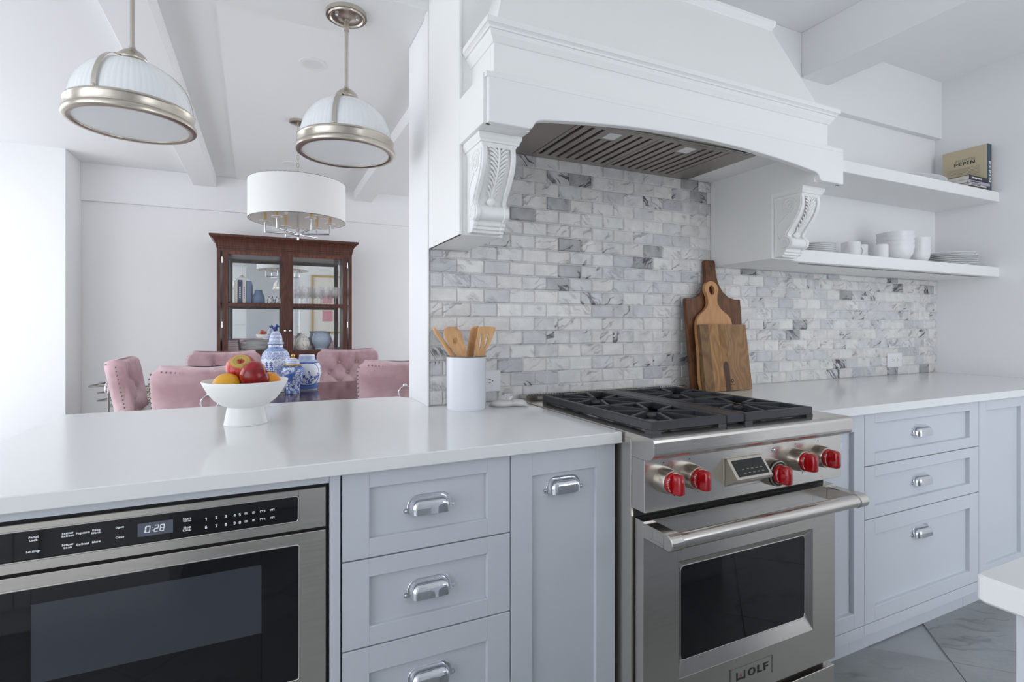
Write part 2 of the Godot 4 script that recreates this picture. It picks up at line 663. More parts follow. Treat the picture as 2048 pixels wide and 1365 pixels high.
func peel_tex() -> ImageTexture:
	var img := Image.create(256, 256, false, Image.FORMAT_RGB8)
	var n := FastNoiseLite.new()
	n.noise_type = FastNoiseLite.TYPE_CELLULAR
	n.seed = 3
	n.frequency = 0.09
	for y in 256:
		for x in 256:
			var k := clampf(n.get_noise_2d(x, y) * 0.5 + 0.7, 0, 1)
			img.set_pixel(x, y, Color(k, k, k))
	img.bump_map_to_normal_map(2.0)
	return tex(img)

func apple_tex() -> ImageTexture:
	var img := Image.create(256, 128, false, Image.FORMAT_RGB8)
	var n := noise(601, 0.02, 3)
	var f := noise(602, 0.09, 3)
	for y in 128:
		for x in 256:
			var t := x / 256.0 * TAU
			var q := n.get_noise_3d(cos(t) * 40, sin(t) * 40, y * 0.6)
			var s := f.get_noise_3d(cos(t) * 40, sin(t) * 40, y * 0.08)
			var c := rgb(164, 14, 24).lerp(rgb(206, 48, 44), clampf(s * 1.4 + 0.5, 0, 1))
			var blush := clampf((q * 2.0 + 0.15) + 0.55 * exp(-pow((x - 96) / 34.0, 2.0)), 0, 1) * smoothstep(110, 30, y)
			c = c.lerp(rgb(224, 152, 84), blush * 0.75)
			c = c.lerp(rgb(196, 172, 84), smoothstep(9, 2, y))
			img.set_pixel(x, y, c)
	return tex(img)

func apple_tex2() -> ImageTexture:
	var img := Image.create(256, 128, false, Image.FORMAT_RGB8)
	var f := noise(622, 0.045, 3)
	for y in 128:
		for x in 256:
			var t := x / 256.0 * TAU
			var s := f.get_noise_3d(cos(t) * 60, sin(t) * 60, y * 0.05)
			var c := rgb(126, 14, 24).lerp(rgb(186, 46, 44), clampf(s * 1.2 + 0.45, 0, 1))
			c = c.lerp(rgb(214, 120, 96), smoothstep(100, 122, y) * 0.6)
			img.set_pixel(x, y, c)
	return tex(img)

func floral_tex() -> ImageTexture:
	var img := Image.create(256, 128, false, Image.FORMAT_RGB8)
	img.fill(rgb(240, 236, 228))
	var r := RandomNumberGenerator.new()
	r.seed = 71
	for i in 46:
		var x := r.randf() * 256
		var y := r.randf() * 128
		var a := r.randf() * TAU
		for k in 26:
			a += r.randf_range(-0.35, 0.35)
			x += cos(a) * 1.1
			y += sin(a) * 1.1
			blot(img, x, y, 1.0, rgb(120, 116, 112))
		blot(img, x, y, r.randf_range(1.5, 3.2), rgb(150, 140, 132) if r.randf() < 0.6 else rgb(172, 150, 110))
	return tex(img)

func blot(img: Image, x: float, y: float, r: float, c: Color):
	var w := img.get_width()
	var h := img.get_height()
	for j in range(int(y - r), int(y + r) + 1):
		for i in range(int(x - r), int(x + r) + 1):
			if j >= 0 and j < h and Vector2(i - x, j - y).length() <= r:
				img.set_pixel((i % w + w) % w, j, c)

func hoop(img: Image, x: float, y: float, r: float, wd: float, c: Color, from := 0.0, to := TAU):
	var n := int(r * (to - from) * 1.2) + 4
	for k in n:
		var t := from + (to - from) * k / n
		blot(img, x + cos(t) * r, y + sin(t) * r, wd, c)

# blue and white porcelain: 0 scrolls with a double-happiness sign, 1 blossoms, 2 a white panel with a flowering branch, 3 a lid
func jar_tex(kind: int) -> ImageTexture:
	var img := Image.create(512, 256, false, Image.FORMAT_RGB8)
	var white := rgb(236, 240, 248)
	var blue := rgb(52, 84, 168)
	var mid := rgb(112, 142, 204)
	var r := RandomNumberGenerator.new()
	r.seed = 900 + kind
	img.fill(white)
	if kind == 0 or kind == 3:
		for i in 900:
			var t := r.randf() * TAU
			hoop(img, r.randf() * 512, r.randf() * 256, r.randf_range(2.5, 6.0), 0.8, mid if r.randf() < 0.75 else blue, t, t + r.randf_range(2.0, 5.0))
		for i in 12:
			for j in 3:
				var x := i * 42.7 + (21 if j % 2 else 0)
				var y := 64.0 + j * 70
				blot(img, x, y, 20, white)
				hoop(img, x, y, 20, 1.2, mid)
				hoop(img, x, y, 14, 1.3, blue if (i + j) % 3 == 0 else mid)
				hoop(img, x, y, 8, 1.4, mid)
				for k in 8:
					blot(img, x + cos(k * PI / 4) * 17, y + sin(k * PI / 4) * 17, 2.0, mid)
				blot(img, x, y, 4, blue)
	if kind == 0:
		img.fill_rect(Rect2i(0, 0, 512, 9), blue)
		for i in 256:
			img.fill_rect(Rect2i(i * 2, 24, 1, 18), mid)
			img.fill_rect(Rect2i(0, 24 + i % 18, 512, 1) if i % 3 == 0 else Rect2i(0, 0, 0, 0), mid)
		img.fill_rect(Rect2i(0, 22, 512, 2), blue)
		img.fill_rect(Rect2i(0, 42, 512, 2), white)
		for c in [168, 424]:
			img.fill_rect(Rect2i(c - 26, 88, 52, 100), white)
			for s in [-1, 1]:
				var x0: int = c + s * 13
				img.fill_rect(Rect2i(x0 - 11, 100, 22, 6), blue)
				img.fill_rect(Rect2i(x0 - 3, 92, 6, 26), blue)
				img.fill_rect(Rect2i(x0 - 9, 111, 18, 5), blue)
				frame_rect(img, x0 - 10, 120, 20, 15, 5, blue)
				img.fill_rect(Rect2i(x0 - 12, 142, 24, 6), blue)
				img.fill_rect(Rect2i(x0 - 8, 136, 4, 8), blue)
				img.fill_rect(Rect2i(x0 + 4, 136, 4, 8), blue)
				frame_rect(img, x0 - 10, 152, 20, 20, 6, blue)
	elif kind == 1:
		for y in 256:
			for x in 512:
				img.set_pixel(x, y, mid if (x * 7 + y * 13) % 5 < 3 else blue)
		for i in 150:
			var x := r.randf() * 512
			var y := r.randf() * 256
			for k in 5:
				var t := k * TAU / 5 + i
				blot(img, x + cos(t) * 7, y + sin(t) * 7, 5, white)
			blot(img, x, y, 5, white)
			hoop(img, x, y, 4, 1.2, blue)
			for k in 6:
				var t := r.randf() * TAU
				var q := r.randf_range(12, 24)
				blot(img, x + cos(t) * q, y + sin(t) * q, r.randf_range(1.5, 3.0), white if k < 4 else blue)
	elif kind == 2:
		img.fill_rect(Rect2i(0, 0, 512, 60), mid)
		img.fill_rect(Rect2i(0, 0, 512, 12), white)
		for i in 64:
			for j in 5:
				hoop(img, i * 8, 18 + j * 7, 3.6, 0.8, white)
		img.fill_rect(Rect2i(0, 56, 512, 5), blue)
		img.fill_rect(Rect2i(0, 205, 512, 44), mid)
		for c in [128, 384]:
			for y in range(66, 214):
				var w := 64.0 * sqrt(maxf(0.0, 1.0 - pow((y - 140) / 80.0, 4.0)))
				img.fill_rect(Rect2i(int(c - w), y, int(w * 2), 1), white)
			for k in 160:
				var t := TAU * k / 160
				blot(img, c + 70 * signf(cos(t)) * pow(absf(cos(t)), 0.6), 138 + 80 * signf(sin(t)) * pow(absf(sin(t)), 0.6), 3.0, blue)
			for b in 7:
				var x: float = c - 6.0 + r.randf_range(-20, 20)
				var y := 204.0
				var a := -PI / 2 + r.randf_range(-0.5, 0.5)
				for k in 70:
					a += r.randf_range(-0.22, 0.22)
					x += cos(a) * 1.3
					y += sin(a) * 1.3
					blot(img, x, y, 1.3, blue)
					if r.randf() < 0.16:
						blot(img, x + r.randf_range(-9, 9), y + r.randf_range(-7, 7), r.randf_range(2.5, 5.5), blue if r.randf() < 0.6 else mid)
		for c in [0, 256]:
			for k in 60:
				blot(img, c + r.randf_range(-34, 34), r.randf_range(74, 196), r.randf_range(2, 5), blue if k % 2 else mid)
	return tex(img)

func frame_rect(img: Image, x: int, y: int, w: int, h: int, t: int, c: Color):
	img.fill_rect(Rect2i(x, y, w, t), c)
	img.fill_rect(Rect2i(x, y + h - t, w, t), c)
	img.fill_rect(Rect2i(x, y, t, h), c)
	img.fill_rect(Rect2i(x + w - t, y, t, h), c)

# ------------------------------------------------------------------ the rooms
const CEIL := 2.64

func wall_with_holes(along: int, fixed0: float, fixed1: float, a0: float, a1: float, holes: Array) -> SurfaceTool:
	# a wall in slabs round its window openings; along = 0 runs in x, 2 runs in z; holes hold [from, to, sill, head]
	var st := S()
	var at := a0
	var put := func(p0: float, p1: float, y0: float, y1: float):
		if along == 2:
			box(st, Vector3(fixed0, y0, p0), Vector3(fixed1, y1, p1))
		else:
			box(st, Vector3(p0, y0, fixed0), Vector3(p1, y1, fixed1))
	for h in holes:
		put.call(at, h[0], 0.0, CEIL)
		put.call(h[0], h[1], 0.0, h[2])
		put.call(h[0], h[1], h[3], CEIL)
		at = h[1]
	put.call(at, a1, 0.0, CEIL)
	return st

func window_frame(k: int, along: int, fixed: float, h: Array, label: String):
	var st := S()
	var t := 0.05
	var bar := func(p0: float, p1: float, y0: float, y1: float, d: float):
		if along == 2:
			box(st, Vector3(fixed - d, y0, p0), Vector3(fixed + d, y1, p1), 0.004)
		else:
			box(st, Vector3(p0, y0, fixed - d), Vector3(p1, y1, fixed + d), 0.004)
	bar.call(h[0], h[1], h[2], h[2] + t, 0.04)
	bar.call(h[0], h[1], h[3] - t, h[3], 0.04)
	for i in 4:
		var p: float = lerpf(h[0], h[1] - t, i / 3.0)
		bar.call(p, p + t, h[2] + t, h[3] - t, 0.035)
	bar.call(h[0] + t, h[1] - t, 1.55, 1.59, 0.025)
	struct("window_%d" % k, st, M.trim, label, "window")

func shell():
	# floor: the kitchen slab with its diagonal tiles, and the boards of the dining room
	var st := S()
	box(st, Vector3(-3.2, -0.12, -0.28), Vector3(3.33, -0.006, 3.4))
	var fl := struct("floor", st, M.floor_grout, "grey stone-look kitchen floor of large tiles laid diagonally", "floor")
	O = Vector3.ZERO
	var s := 0.61
	var d := s * sqrt(2.0)
	for i in range(-9, 10):
		for j in range(-9, 10):
			# tile centres on a lattice turned 45 degrees; one joint runs where x + z = 2.432
			var p := (2.432 + s / sqrt(2.0) + i * d) 
			var q := (0.52 + j * d)
			var cx := (p + q) / 2
			var cz := (p - q) / 2
			if cx < -2.5 or cx > 2.75 or cz < 0.4 or cz > 2.75:
				continue
			st = S()
			T = Transform3D(Basis(Vector3.UP, PI / 4), Vector3(cx, 0, cz))
			box(st, Vector3(-s / 2 + 0.0012, -0.012, -s / 2 + 0.0012), Vector3(s / 2 - 0.0012, 0, s / 2 - 0.0012), 0.001)
			T = Transform3D()
			obj("tile", st, M.floor_tile, fl)
	st = S()
	box(st, Vector3(-3.2, -0.12, -4.28), Vector3(3.33, 0.0, -0.28))
	struct("floor", st, M.floor_wood, "wooden floor of the dining room beyond the peninsula", "floor")
	st = S()
	box(st, Vector3(-3.2, CEIL, -4.28), Vector3(3.33, CEIL + 0.15, 3.4))
	struct("ceiling", st, M.ceil, "flat white ceiling over kitchen and dining room", "ceiling")

	# the tiled kitchen wall, its end standing in the opening to the dining room
	st = S()
	box(st, Vector3(0, 0, -0.28), Vector3(3.127, CEIL, -0.012))
	var wb := struct("wall_back", st, M.wall, "white kitchen wall with a backsplash of bevelled marble tiles")
	backsplash(wb)
	st = S()
	box(st, Vector3(-3.2, 0, -4.28), Vector3(3.33, CEIL, -4.08))
	struct("wall_far", st, M.wall, "white dining room wall behind the dark display cabinet")
	struct("wall_right", wall_with_holes(2, 3.127, 3.33, -4.08, 3.4, [[-3.8, -0.6, 0.1, 2.4]]), M.wall_right, "plain white side wall at the end of the open shelves")
	st = S()
	box(st, Vector3(-3.0, 0, -4.08), Vector3(-2.0, CEIL, -3.67))
	struct("wall_pier", st, M.wall, "white wall pier in the far left corner of the dining room")
	var wl := [[-3.6, -0.5, 0.05, 2.5], [0.3, 2.9, 0.05, 2.5]]
	struct("wall_left", wall_with_holes(2, -3.2, -3.0, -4.08, 3.2, wl), M.wall, "white wall with tall windows on the daylight side")
	var wf := [[-2.9, -1.95, 0.05, 2.5], [0.9, 3.0, 0.05, 2.45]]
	var wr := [[-3.8, -0.6, 0.1, 2.4]]
	struct("wall_front", wall_with_holes(0, 3.2, 3.4, -3.2, 3.127, wf), M.wall, "white wall facing the kitchen worktop, with a wide window")
	window_frame(1, 2, -3.1, wl[0], "white framed dining room window")
	window_frame(2, 2, -3.1, wl[1], "white framed kitchen side window")
	window_frame(3, 0, 3.3, wf[0], "narrow white framed window opposite the microwave")
	window_frame(4, 0, 3.3, wf[1], "wide white framed window opposite the cooker")
	window_frame(5, 2, 3.23, wr[0], "white framed window at the right end of the dining room")

	# beams, soffits and the panel in the dining ceiling
	var n := 0
	for b in [
		[Vector3(-3.0, 2.285, -0.28), Vector3(0.0, CEIL, 0.0), "deep white header beam over the peninsula, carrying the pendants"],
		[Vector3(-1.14, 2.53, -4.05), Vector3(-0.95, CEIL, -0.28), "left white ceiling beam running back through the dining room"],
		[Vector3(0.335, 2.53, -4.05), Vector3(0.524, CEIL, -0.28), "right white ceiling beam of the dining room, beside the tiled wall's end"],
		[Vector3(-2.0, 2.305, -4.08), Vector3(3.127, CEIL, -4.05), "shallow white soffit band along the top of the dining room wall"],
		[Vector3(1.885, 2.418, 0.024), Vector3(2.085, CEIL, 3.2), "white kitchen ceiling beam right of the hood"],
		[Vector3(1.46, 2.302, -0.012), Vector3(3.127, CEIL, 0.024), "shallow white soffit above the open shelves"],
	]:
		n += 1
		st = S()
		box(st, b[0], b[1], 0.002)
		struct("trim_%d" % n, st, M.trim if n == 1 else M.wall, b[2], "beam")
	st = S()
	T = Transform3D(Basis(Vector3(1, 0, 0), PI / 2), Vector3(0, 0, 0))
	extr(st, PackedVector2Array([Vector2(-0.692, -0.28), Vector2(0.335, -0.28), Vector2(0.335, -4.05), Vector2(-0.772, -4.05)]), -CEIL, -CEIL + 0.014)
	T = Transform3D()
	struct("trim_7", st, M.ceil, "slightly lowered flat panel of the dining room ceiling between the beams", "ceiling")
	st = S()
	box(st, Vector3(-0.006, 0.914, -0.04), Vector3(0.0, 2.285, 0.003), 0.001)
	struct("trim_8", st, M.trim, "thin white edge strip on the end of the tiled wall", "trim")

# bevelled marble tiles in running bond; the largest 300 in the picture are pieces of their own
const ROW := 0.05175
const HALF := 0.0516
const MARKED := "d11.17 d12.16 d15.10 d18.4 d18.5 d22.8 d26.0 d26.10 d26.9 d29.0 d29.9 d3.13 d5.11 d5.14 d5.8 d5.9 d6.16 d7.15 d9.10 d9.11 m0.9 m10.15 m11.9 m16.8 m16.9 m17.7 m18.8 m19.10 m2.7 m2.9 m21.10 m23.0 m27.2 m27.5 m28.2 m28.3 m3.2 m4.4 m7.15 m7.6 m8.10 m9.1 v0.3 v11.16 v11.2 v12.15 v15.7 v19.9 v2.10 v21.0 v21.1 v21.3 v23.8 v24.3 v24.5 v24.8 v24.9 v25.3 v27.6 v29.7 v3.1 v3.16 v3.17 v5.16 v6.4 v6.7 v6.9 v8.17 v8.4 v8.6 v9.15 v9.2"

func tile(st: SurfaceTool, x0: float, x1: float, y0: float, y1: float, off: Vector2):
	var g := 0.0009
	x0 += g
	x1 -= g
	y0 += g
	y1 -= g
	if x1 - x0 < 0.004 or y1 - y0 < 0.004:
		return
	var b := minf(0.0042, minf(x1 - x0, y1 - y0) * 0.3)
	var zf := rng.randf_range(-0.0004, 0.0004)
	var zb := -0.0038
	var k := 2.6
	var P := func(x: float, y: float, z: float): return [Vector3(x, y, z), Vector2(x - x0, y1 - y) * k + off]
	var o := [P.call(x0, y0, zb), P.call(x1, y0, zb), P.call(x1, y1, zb), P.call(x0, y1, zb)]
	var i := [P.call(x0 + b, y0 + b, zf), P.call(x1 - b, y0 + b, zf), P.call(x1 - b, y1 - b, zf), P.call(x0 + b, y1 - b, zf)]
	quad(st, i[0][0], i[1][0], i[2][0], i[3][0], -1, i[0][1], i[1][1], i[2][1], i[3][1])
	for e in 4:
		var f := (e + 1) % 4
		quad(st, o[e][0], o[f][0], i[f][0], i[e][0], -1, o[e][1], o[f][1], i[f][1], i[e][1])
		var dz := Vector3(0, 0, -0.005)
		quad(st, o[e][0] + dz, o[f][0] + dz, o[f][0], o[e][0], -1, o[e][1], o[f][1], o[f][1], o[e][1])

func backsplash(wall: Node3D):
	O = Vector3.ZERO
	var st := S()
	box(st, Vector3(0.0, 0.90, -0.0125), Vector3(3.127, 1.46, -0.0045))
	box(st, Vector3(0.139, 1.46, -0.0125), Vector3(1.311, 1.84, -0.0045))
	obj("grout", st, M.grout, wall)
	var marks := {}
	for w in MARKED.split(" "):
		marks[w.substr(1)] = w[0]
	var list := []
	for r in 18:
		var y0 := 0.914 + r * ROW
		for k in 31:
			var a := HALF * (2 * k if r % 2 else 2 * k - 1)
			var lo := 0.001
			var hi := 3.126
			var top := 1.46
			if a + HALF > 0.139 and a + HALF < 1.311:
				top = 1.84
			if r >= 11:
				lo = 0.139
				hi = 1.311
			var x0 := maxf(a, lo)
			var x1 := minf(a + 2 * HALF, hi)
			var y1 := minf(y0 + ROW, top)
			if x1 - x0 < 0.006 or y1 - y0 < 0.006:
				continue
			var c := Vector3((x0 + x1) / 2, (y0 + y1) / 2, 0)
			var v := c - Vector3(-0.5094, 1.1949, 1.7672)
			var big := (x1 - x0) * (y1 - y0) * 1.7672 / pow(v.length(), 3.0)
			list.append([big, x0, x1, y0, y1, marks.get("%d.%d" % [k, r], "")])
	list.sort_custom(func(p, q): return p[0] > q[0])
	var rest := {}
	for i in list.size():
		var t: Array = list[i]
		var m := rng.randi() % 6
		if rng.randf() < 0.12:
			m = 6
		if t[5] == "d":
			m = 9 + rng.randi() % 2
		elif t[5] == "v":
			m = 7 + rng.randi() % 2
		elif t[5] == "m":
			m = 11 + rng.randi() % 2
		elif rng.randf() < 0.05:
			m = 7
		var off := Vector2(rng.randf(), rng.randf())
		if i < 298:
			st = S()
			tile(st, t[1], t[2], t[3], t[4], off)
			obj("tile", st, M.tiles[m], wall)
		else:
			if not rest.has(m):
				rest[m] = S()
			tile(rest[m], t[1], t[2], t[3], t[4], off)
	# the small tiles at the far right end, joined
	var am := ArrayMesh.new()
	var mi := MeshInstance3D.new()
	mi.name = "far_tiles"
	for m in rest:
		rest[m].generate_normals()
		rest[m].commit(am)
		am.surface_set_material(am.get_surface_count() - 1, M.tiles[m])
	mi.mesh = am
	mi.set_meta("kind", "stuff")
	wall.add_child(mi)

# ------------------------------------------------------------------ range hood
func hood():
	var h := thing("range_hood", "white carved wooden range hood over the steel cooker, with scrolled corbels", "range hood", Vector3(0.725, 1.46, 0))
	var st := S()
	# lower front board with its shallow arch
	var p := PackedVector2Array([Vector2(0.01, 1.853), Vector2(0.01, 1.722), Vector2(0.128, 1.722), Vector2(0.138, 1.725), Vector2(0.143, 1.733), Vector2(0.148, 1.742), Vector2(0.157, 1.748)])
	for i in 25:
		var x := lerpf(0.172, 1.285, i / 24.0)
		p.append(Vector2(x, 1.789 - 0.12 * pow(x - 0.7285, 2.0)))
	p.append_array([Vector2(1.3, 1.748), Vector2(1.309, 1.742), Vector2(1.314, 1.733), Vector2(1.319, 1.725), Vector2(1.329, 1.722), Vector2(1.447, 1.722), Vector2(1.447, 1.853)])
	extr(st, p, 0.49, 0.513, 0.002)
	box(st, Vector3(0.0, 1.722, 0.316), Vector3(0.022, 1.853, 0.5), 0.001)
	box(st, Vector3(1.43, 1.722, 0.0), Vector3(1.45, 1.853, 0.5), 0.001)
	for x in [0.022, 1.3125]:
		box(st, Vector3(x, 1.722, 0.316), Vector3(x + 0.117, 1.738, 0.49))
	box(st, Vector3(0.121, 1.7215, 0.310), Vector3(0.1395, 1.85, 0.4925))
	box(st, Vector3(1.3105, 1.7215, 0.310), Vector3(1.329, 1.85, 0.4925))
	obj("mantel", st, M.hood, h)
	# frieze above it and the little ogee between the two
	st = S()
	box(st, Vector3(0.04, 1.845, 0.455), Vector3(1.407, 1.96, 0.478), 0.001)
	box(st, Vector3(0.04, 1.845, 0.0), Vector3(0.062, 1.96, 0.455))
	box(st, Vector3(1.385, 1.845, 0.0), Vector3(1.407, 1.96, 0.455))
	obj("frieze", st, M.hood, h)
	var path := [Vector3(0.04, 0, 0.3), Vector3(0.04, 0, 0.478), Vector3(1.407, 0, 0.478), Vector3(1.407, 0, 0.0)]
	st = S()
	moulding(st, path, [Vector2(-0.02, 1.84), Vector2(0.036, 1.84), Vector2(0.036, 1.853), Vector2(0.02, 1.856), Vector2(0.014, 1.861), Vector2(0.01, 1.868), Vector2(0.003, 1.871), Vector2(0, 1.872), Vector2(-0.02, 1.872)])
	obj("ledge_moulding", st, M.hood, h)
	st = S()
	moulding(st, path, [Vector2(-0.01, 1.95), Vector2(0.0, 1.95), Vector2(0.004, 1.951), Vector2(0.008, 1.957), Vector2(0.014, 1.966), Vector2(0.017, 1.974), Vector2(0.0175, 1.977), Vector2(0.022, 1.977), Vector2(0.023, 1.982), Vector2(0.028, 1.986), Vector2(0.031, 1.987), Vector2(0.031, 2.002), Vector2(-0.01, 2.002)])
	obj("crown_moulding", st, M.hood, h)
	# tapering chimney
	st = S()
	var lo := [Vector3(0.05, 2.0, 0.465), Vector3(1.395, 2.0, 0.465), Vector3(1.395, 2.0, 0.0), Vector3(0.05, 2.0, 0.0)]
	var hi := [Vector3(0.162, 2.35, 0.335), Vector3(1.283, 2.35, 0.335), Vector3(1.283, 2.35, 0.0), Vector3(0.162, 2.35, 0.0)]
	for i in 4:
		var j := (i + 1) % 4
		quad(st, lo[i], lo[j], hi[j], hi[i])
	quad(st, hi[0], hi[1], hi[2], hi[3])
	obj("chimney", st, M.hood, h)
	st = S()
	moulding(st, [Vector3(0.162, 0, 0.0), Vector3(0.162, 0, 0.335), Vector3(1.283, 0, 0.335), Vector3(1.283, 0, 0.0)], [Vector2(-0.1, 2.345), Vector2(0.0, 2.345), Vector2(0.003, 2.35), Vector2(0.004, 2.358), Vector2(0.01, 2.364), Vector2(0.012, 2.372), Vector2(0.012, 2.382), Vector2(-0.1, 2.382)])
	box(st, Vector3(0.2, 2.37, 0.002), Vector3(1.24, 2.38, 0.3))
	obj("top_moulding", st, M.hood, h)
	# pilasters
	st = S()
	box(st, Vector3(0.0, 1.46, -0.004), Vector3(0.139, CEIL, 0.314), 0.001)
	box(st, Vector3(-0.001, 1.46, -0.004), Vector3(0.008, CEIL, 0.317), 0.001)
	obj("pilaster", st, M.hood, h)
	st = S()
	box(st, Vector3(1.311, 1.46, -0.004), Vector3(1.45, 1.85, 0.314), 0.001)
	obj("pilaster", st, M.hood, h)
	for x in [0.075, 1.375]:
		corbel(h, x)
	# white boards beside the steel insert
	for e in [[0.139, 0.27], [1.165, 1.311]]:
		st = S()
		box(st, Vector3(e[0], 1.838, 0.0), Vector3(e[1], 1.85, 0.49))
		obj("soffit_board", st, M.hood, h)
	liner(h)

func corbel(h: Node3D, cx: float):
	var front := [Vector2(0.431, 1.70), Vector2(0.437, 1.675), Vector2(0.4365, 1.655), Vector2(0.429, 1.63), Vector2(0.414, 1.604), Vector2(0.395, 1.58), Vector2(0.379, 1.56), Vector2(0.373, 1.547), Vector2(0.379, 1.538), Vector2(0.389, 1.529), Vector2(0.393, 1.516), Vector2(0.388, 1.503), Vector2(0.376, 1.495)]
	var foot := [Vector2(0.368, 1.491), Vector2(0.366, 1.483), Vector2(0.36, 1.48), Vector2(0.359, 1.473), Vector2(0.352, 1.47), Vector2(0.35, 1.464)]
	# smooth the front curve
	var cv := Curve2D.new()
	for i in front.size():
		var a: Vector2 = front[maxi(i - 1, 0)]
		var b: Vector2 = front[mini(i + 1, front.size() - 1)]
		cv.add_point(front[i], -(b - a) / 6.0, (b - a) / 6.0)
	var smooth := cv.tessellate(3, 2.0)
	var prof := func(d: float) -> PackedVector2Array:
		var q := PackedVector2Array([Vector2(-0.316, 1.70)])
		q = PackedVector2Array()
		for v in smooth:
			q.append(Vector2(v.x - d, v.y))
		for v in foot:
			q.append(Vector2(v.x - d * 0.4, v.y))
		q.append(Vector2(0.314, 1.464))
		q.append(Vector2(0.314, 1.70))
		return q
	# the outline lies in (z, y); turned so that its depth runs along x
	var turn := Basis(Vector3(0, 0, 1), Vector3(0, 1, 0), Vector3(-1, 0, 0))
	var st := S()
	T = Transform3D(turn, Vector3(cx, 0, 0))
	extr(st, prof.call(0.009), -0.04, 0.04)
	extr(st, prof.call(0.0), -0.051, -0.036, 0.0025)
	extr(st, prof.call(0.0), 0.036, 0.051, 0.0025)
	T = Transform3D()
	cyl(st, Vector3(cx - 0.04, 1.517, 0.368), Vector3(cx + 0.04, 1.517, 0.368), 0.021, -1, 20)
	ball(st, Vector3(cx, 1.548, 0.374), Vector3(0.013, 0.012, 0.012), 14, 8)
	var body := obj("corbel", st, M.hood, h)
	st = S()
	var path := [Vector3(cx - 0.05, 0, 0.314), Vector3(cx - 0.05, 0, 0.432), Vector3(cx + 0.05, 0, 0.432), Vector3(cx + 0.05, 0, 0.314)]
	moulding(st, path, [Vector2(-0.05, 1.686), Vector2(0, 1.686), Vector2(0.002, 1.692), Vector2(0.004, 1.697), Vector2(0.0085, 1.698), Vector2(0.009, 1.703), Vector2(0.012, 1.708), Vector2(0.0145, 1.714), Vector2(0.015, 1.7215), Vector2(-0.05, 1.7215)])
	obj("corbel_cap", st, M.hood, body)
	# scrolls on both cheeks
	for sx in [-1, 1]:
		st = S()
		for c in [[0.383, 1.655, 0.034, 2.3], [0.36, 1.517, 0.025, 1.9]]:
			var pts := []
			for i in 46:
				var t: float = c[3] * TAU * i / 45.0
				var r: float = c[2] * (1.0 - 0.84 * i / 45.0)
				var a := 0.4 + t
				pts.append(Vector3(cx + sx * 0.051, c[1] + sin(a) * r, c[0] + cos(a) * r))
			tube(st, pts, 0.0034, 6)
			ball(st, Vector3(cx + sx * 0.0515, c[1], c[0]), Vector3(0.004, 0.006, 0.006), 10, 6)
		var edge := []
		for i in range(2, smooth.size() - 2):
			edge.append(Vector3(cx + sx * 0.0515, smooth[i].y, smooth[i].x - 0.009))
		tube(st, edge, 0.0026, 6)
		var back := []
		for i in 12:
			var t := i / 11.0
			back.append(Vector3(cx + sx * 0.0515, lerpf(1.625, 1.535, t), 0.372 - 0.026 * sin(t * PI) - 0.03 * t))
		tube(st, back, 0.003, 6)
		obj("scroll", st, M.hood, body)
	# acanthus leaf down the front
	st = S()
	var on := func(x: float, y: float, lift: float) -> Vector3:
		var z := 0.4
		for i in smooth.size() - 1:
			if smooth[i].y >= y and smooth[i + 1].y <= y:
				z = lerpf(smooth[i].x, smooth[i + 1].x, (smooth[i].y - y) / maxf(1e-5, smooth[i].y - smooth[i + 1].y))
				break
		return Vector3(cx + x, y, z - 0.006 + lift)
	var stem := []
	for i in 14:
		stem.append(on.call(0.0, lerpf(1.688, 1.558, i / 13.0), 0.004))
	tube(st, stem, 0.004, 6)
	for sx in [-1, 1]:
		for i in 11:
			var y0 := lerpf(1.672, 1.556, i / 10.0)
			var pts := []
			var reach := 0.031 * (0.95 - 0.45 * i / 10.0)
			for k in 7:
				var t := k / 6.0
				pts.append(on.call(sx * reach * pow(t, 0.8), minf(y0 + 0.032 * t * (1.15 - t * 0.5), 1.69), 0.0035 * sin(PI * (0.15 + 0.7 * t))))
			tube(st, pts, 0.0031, 6, false, 1.3)
	obj("acanthus_leaf", st, M.hood, body)

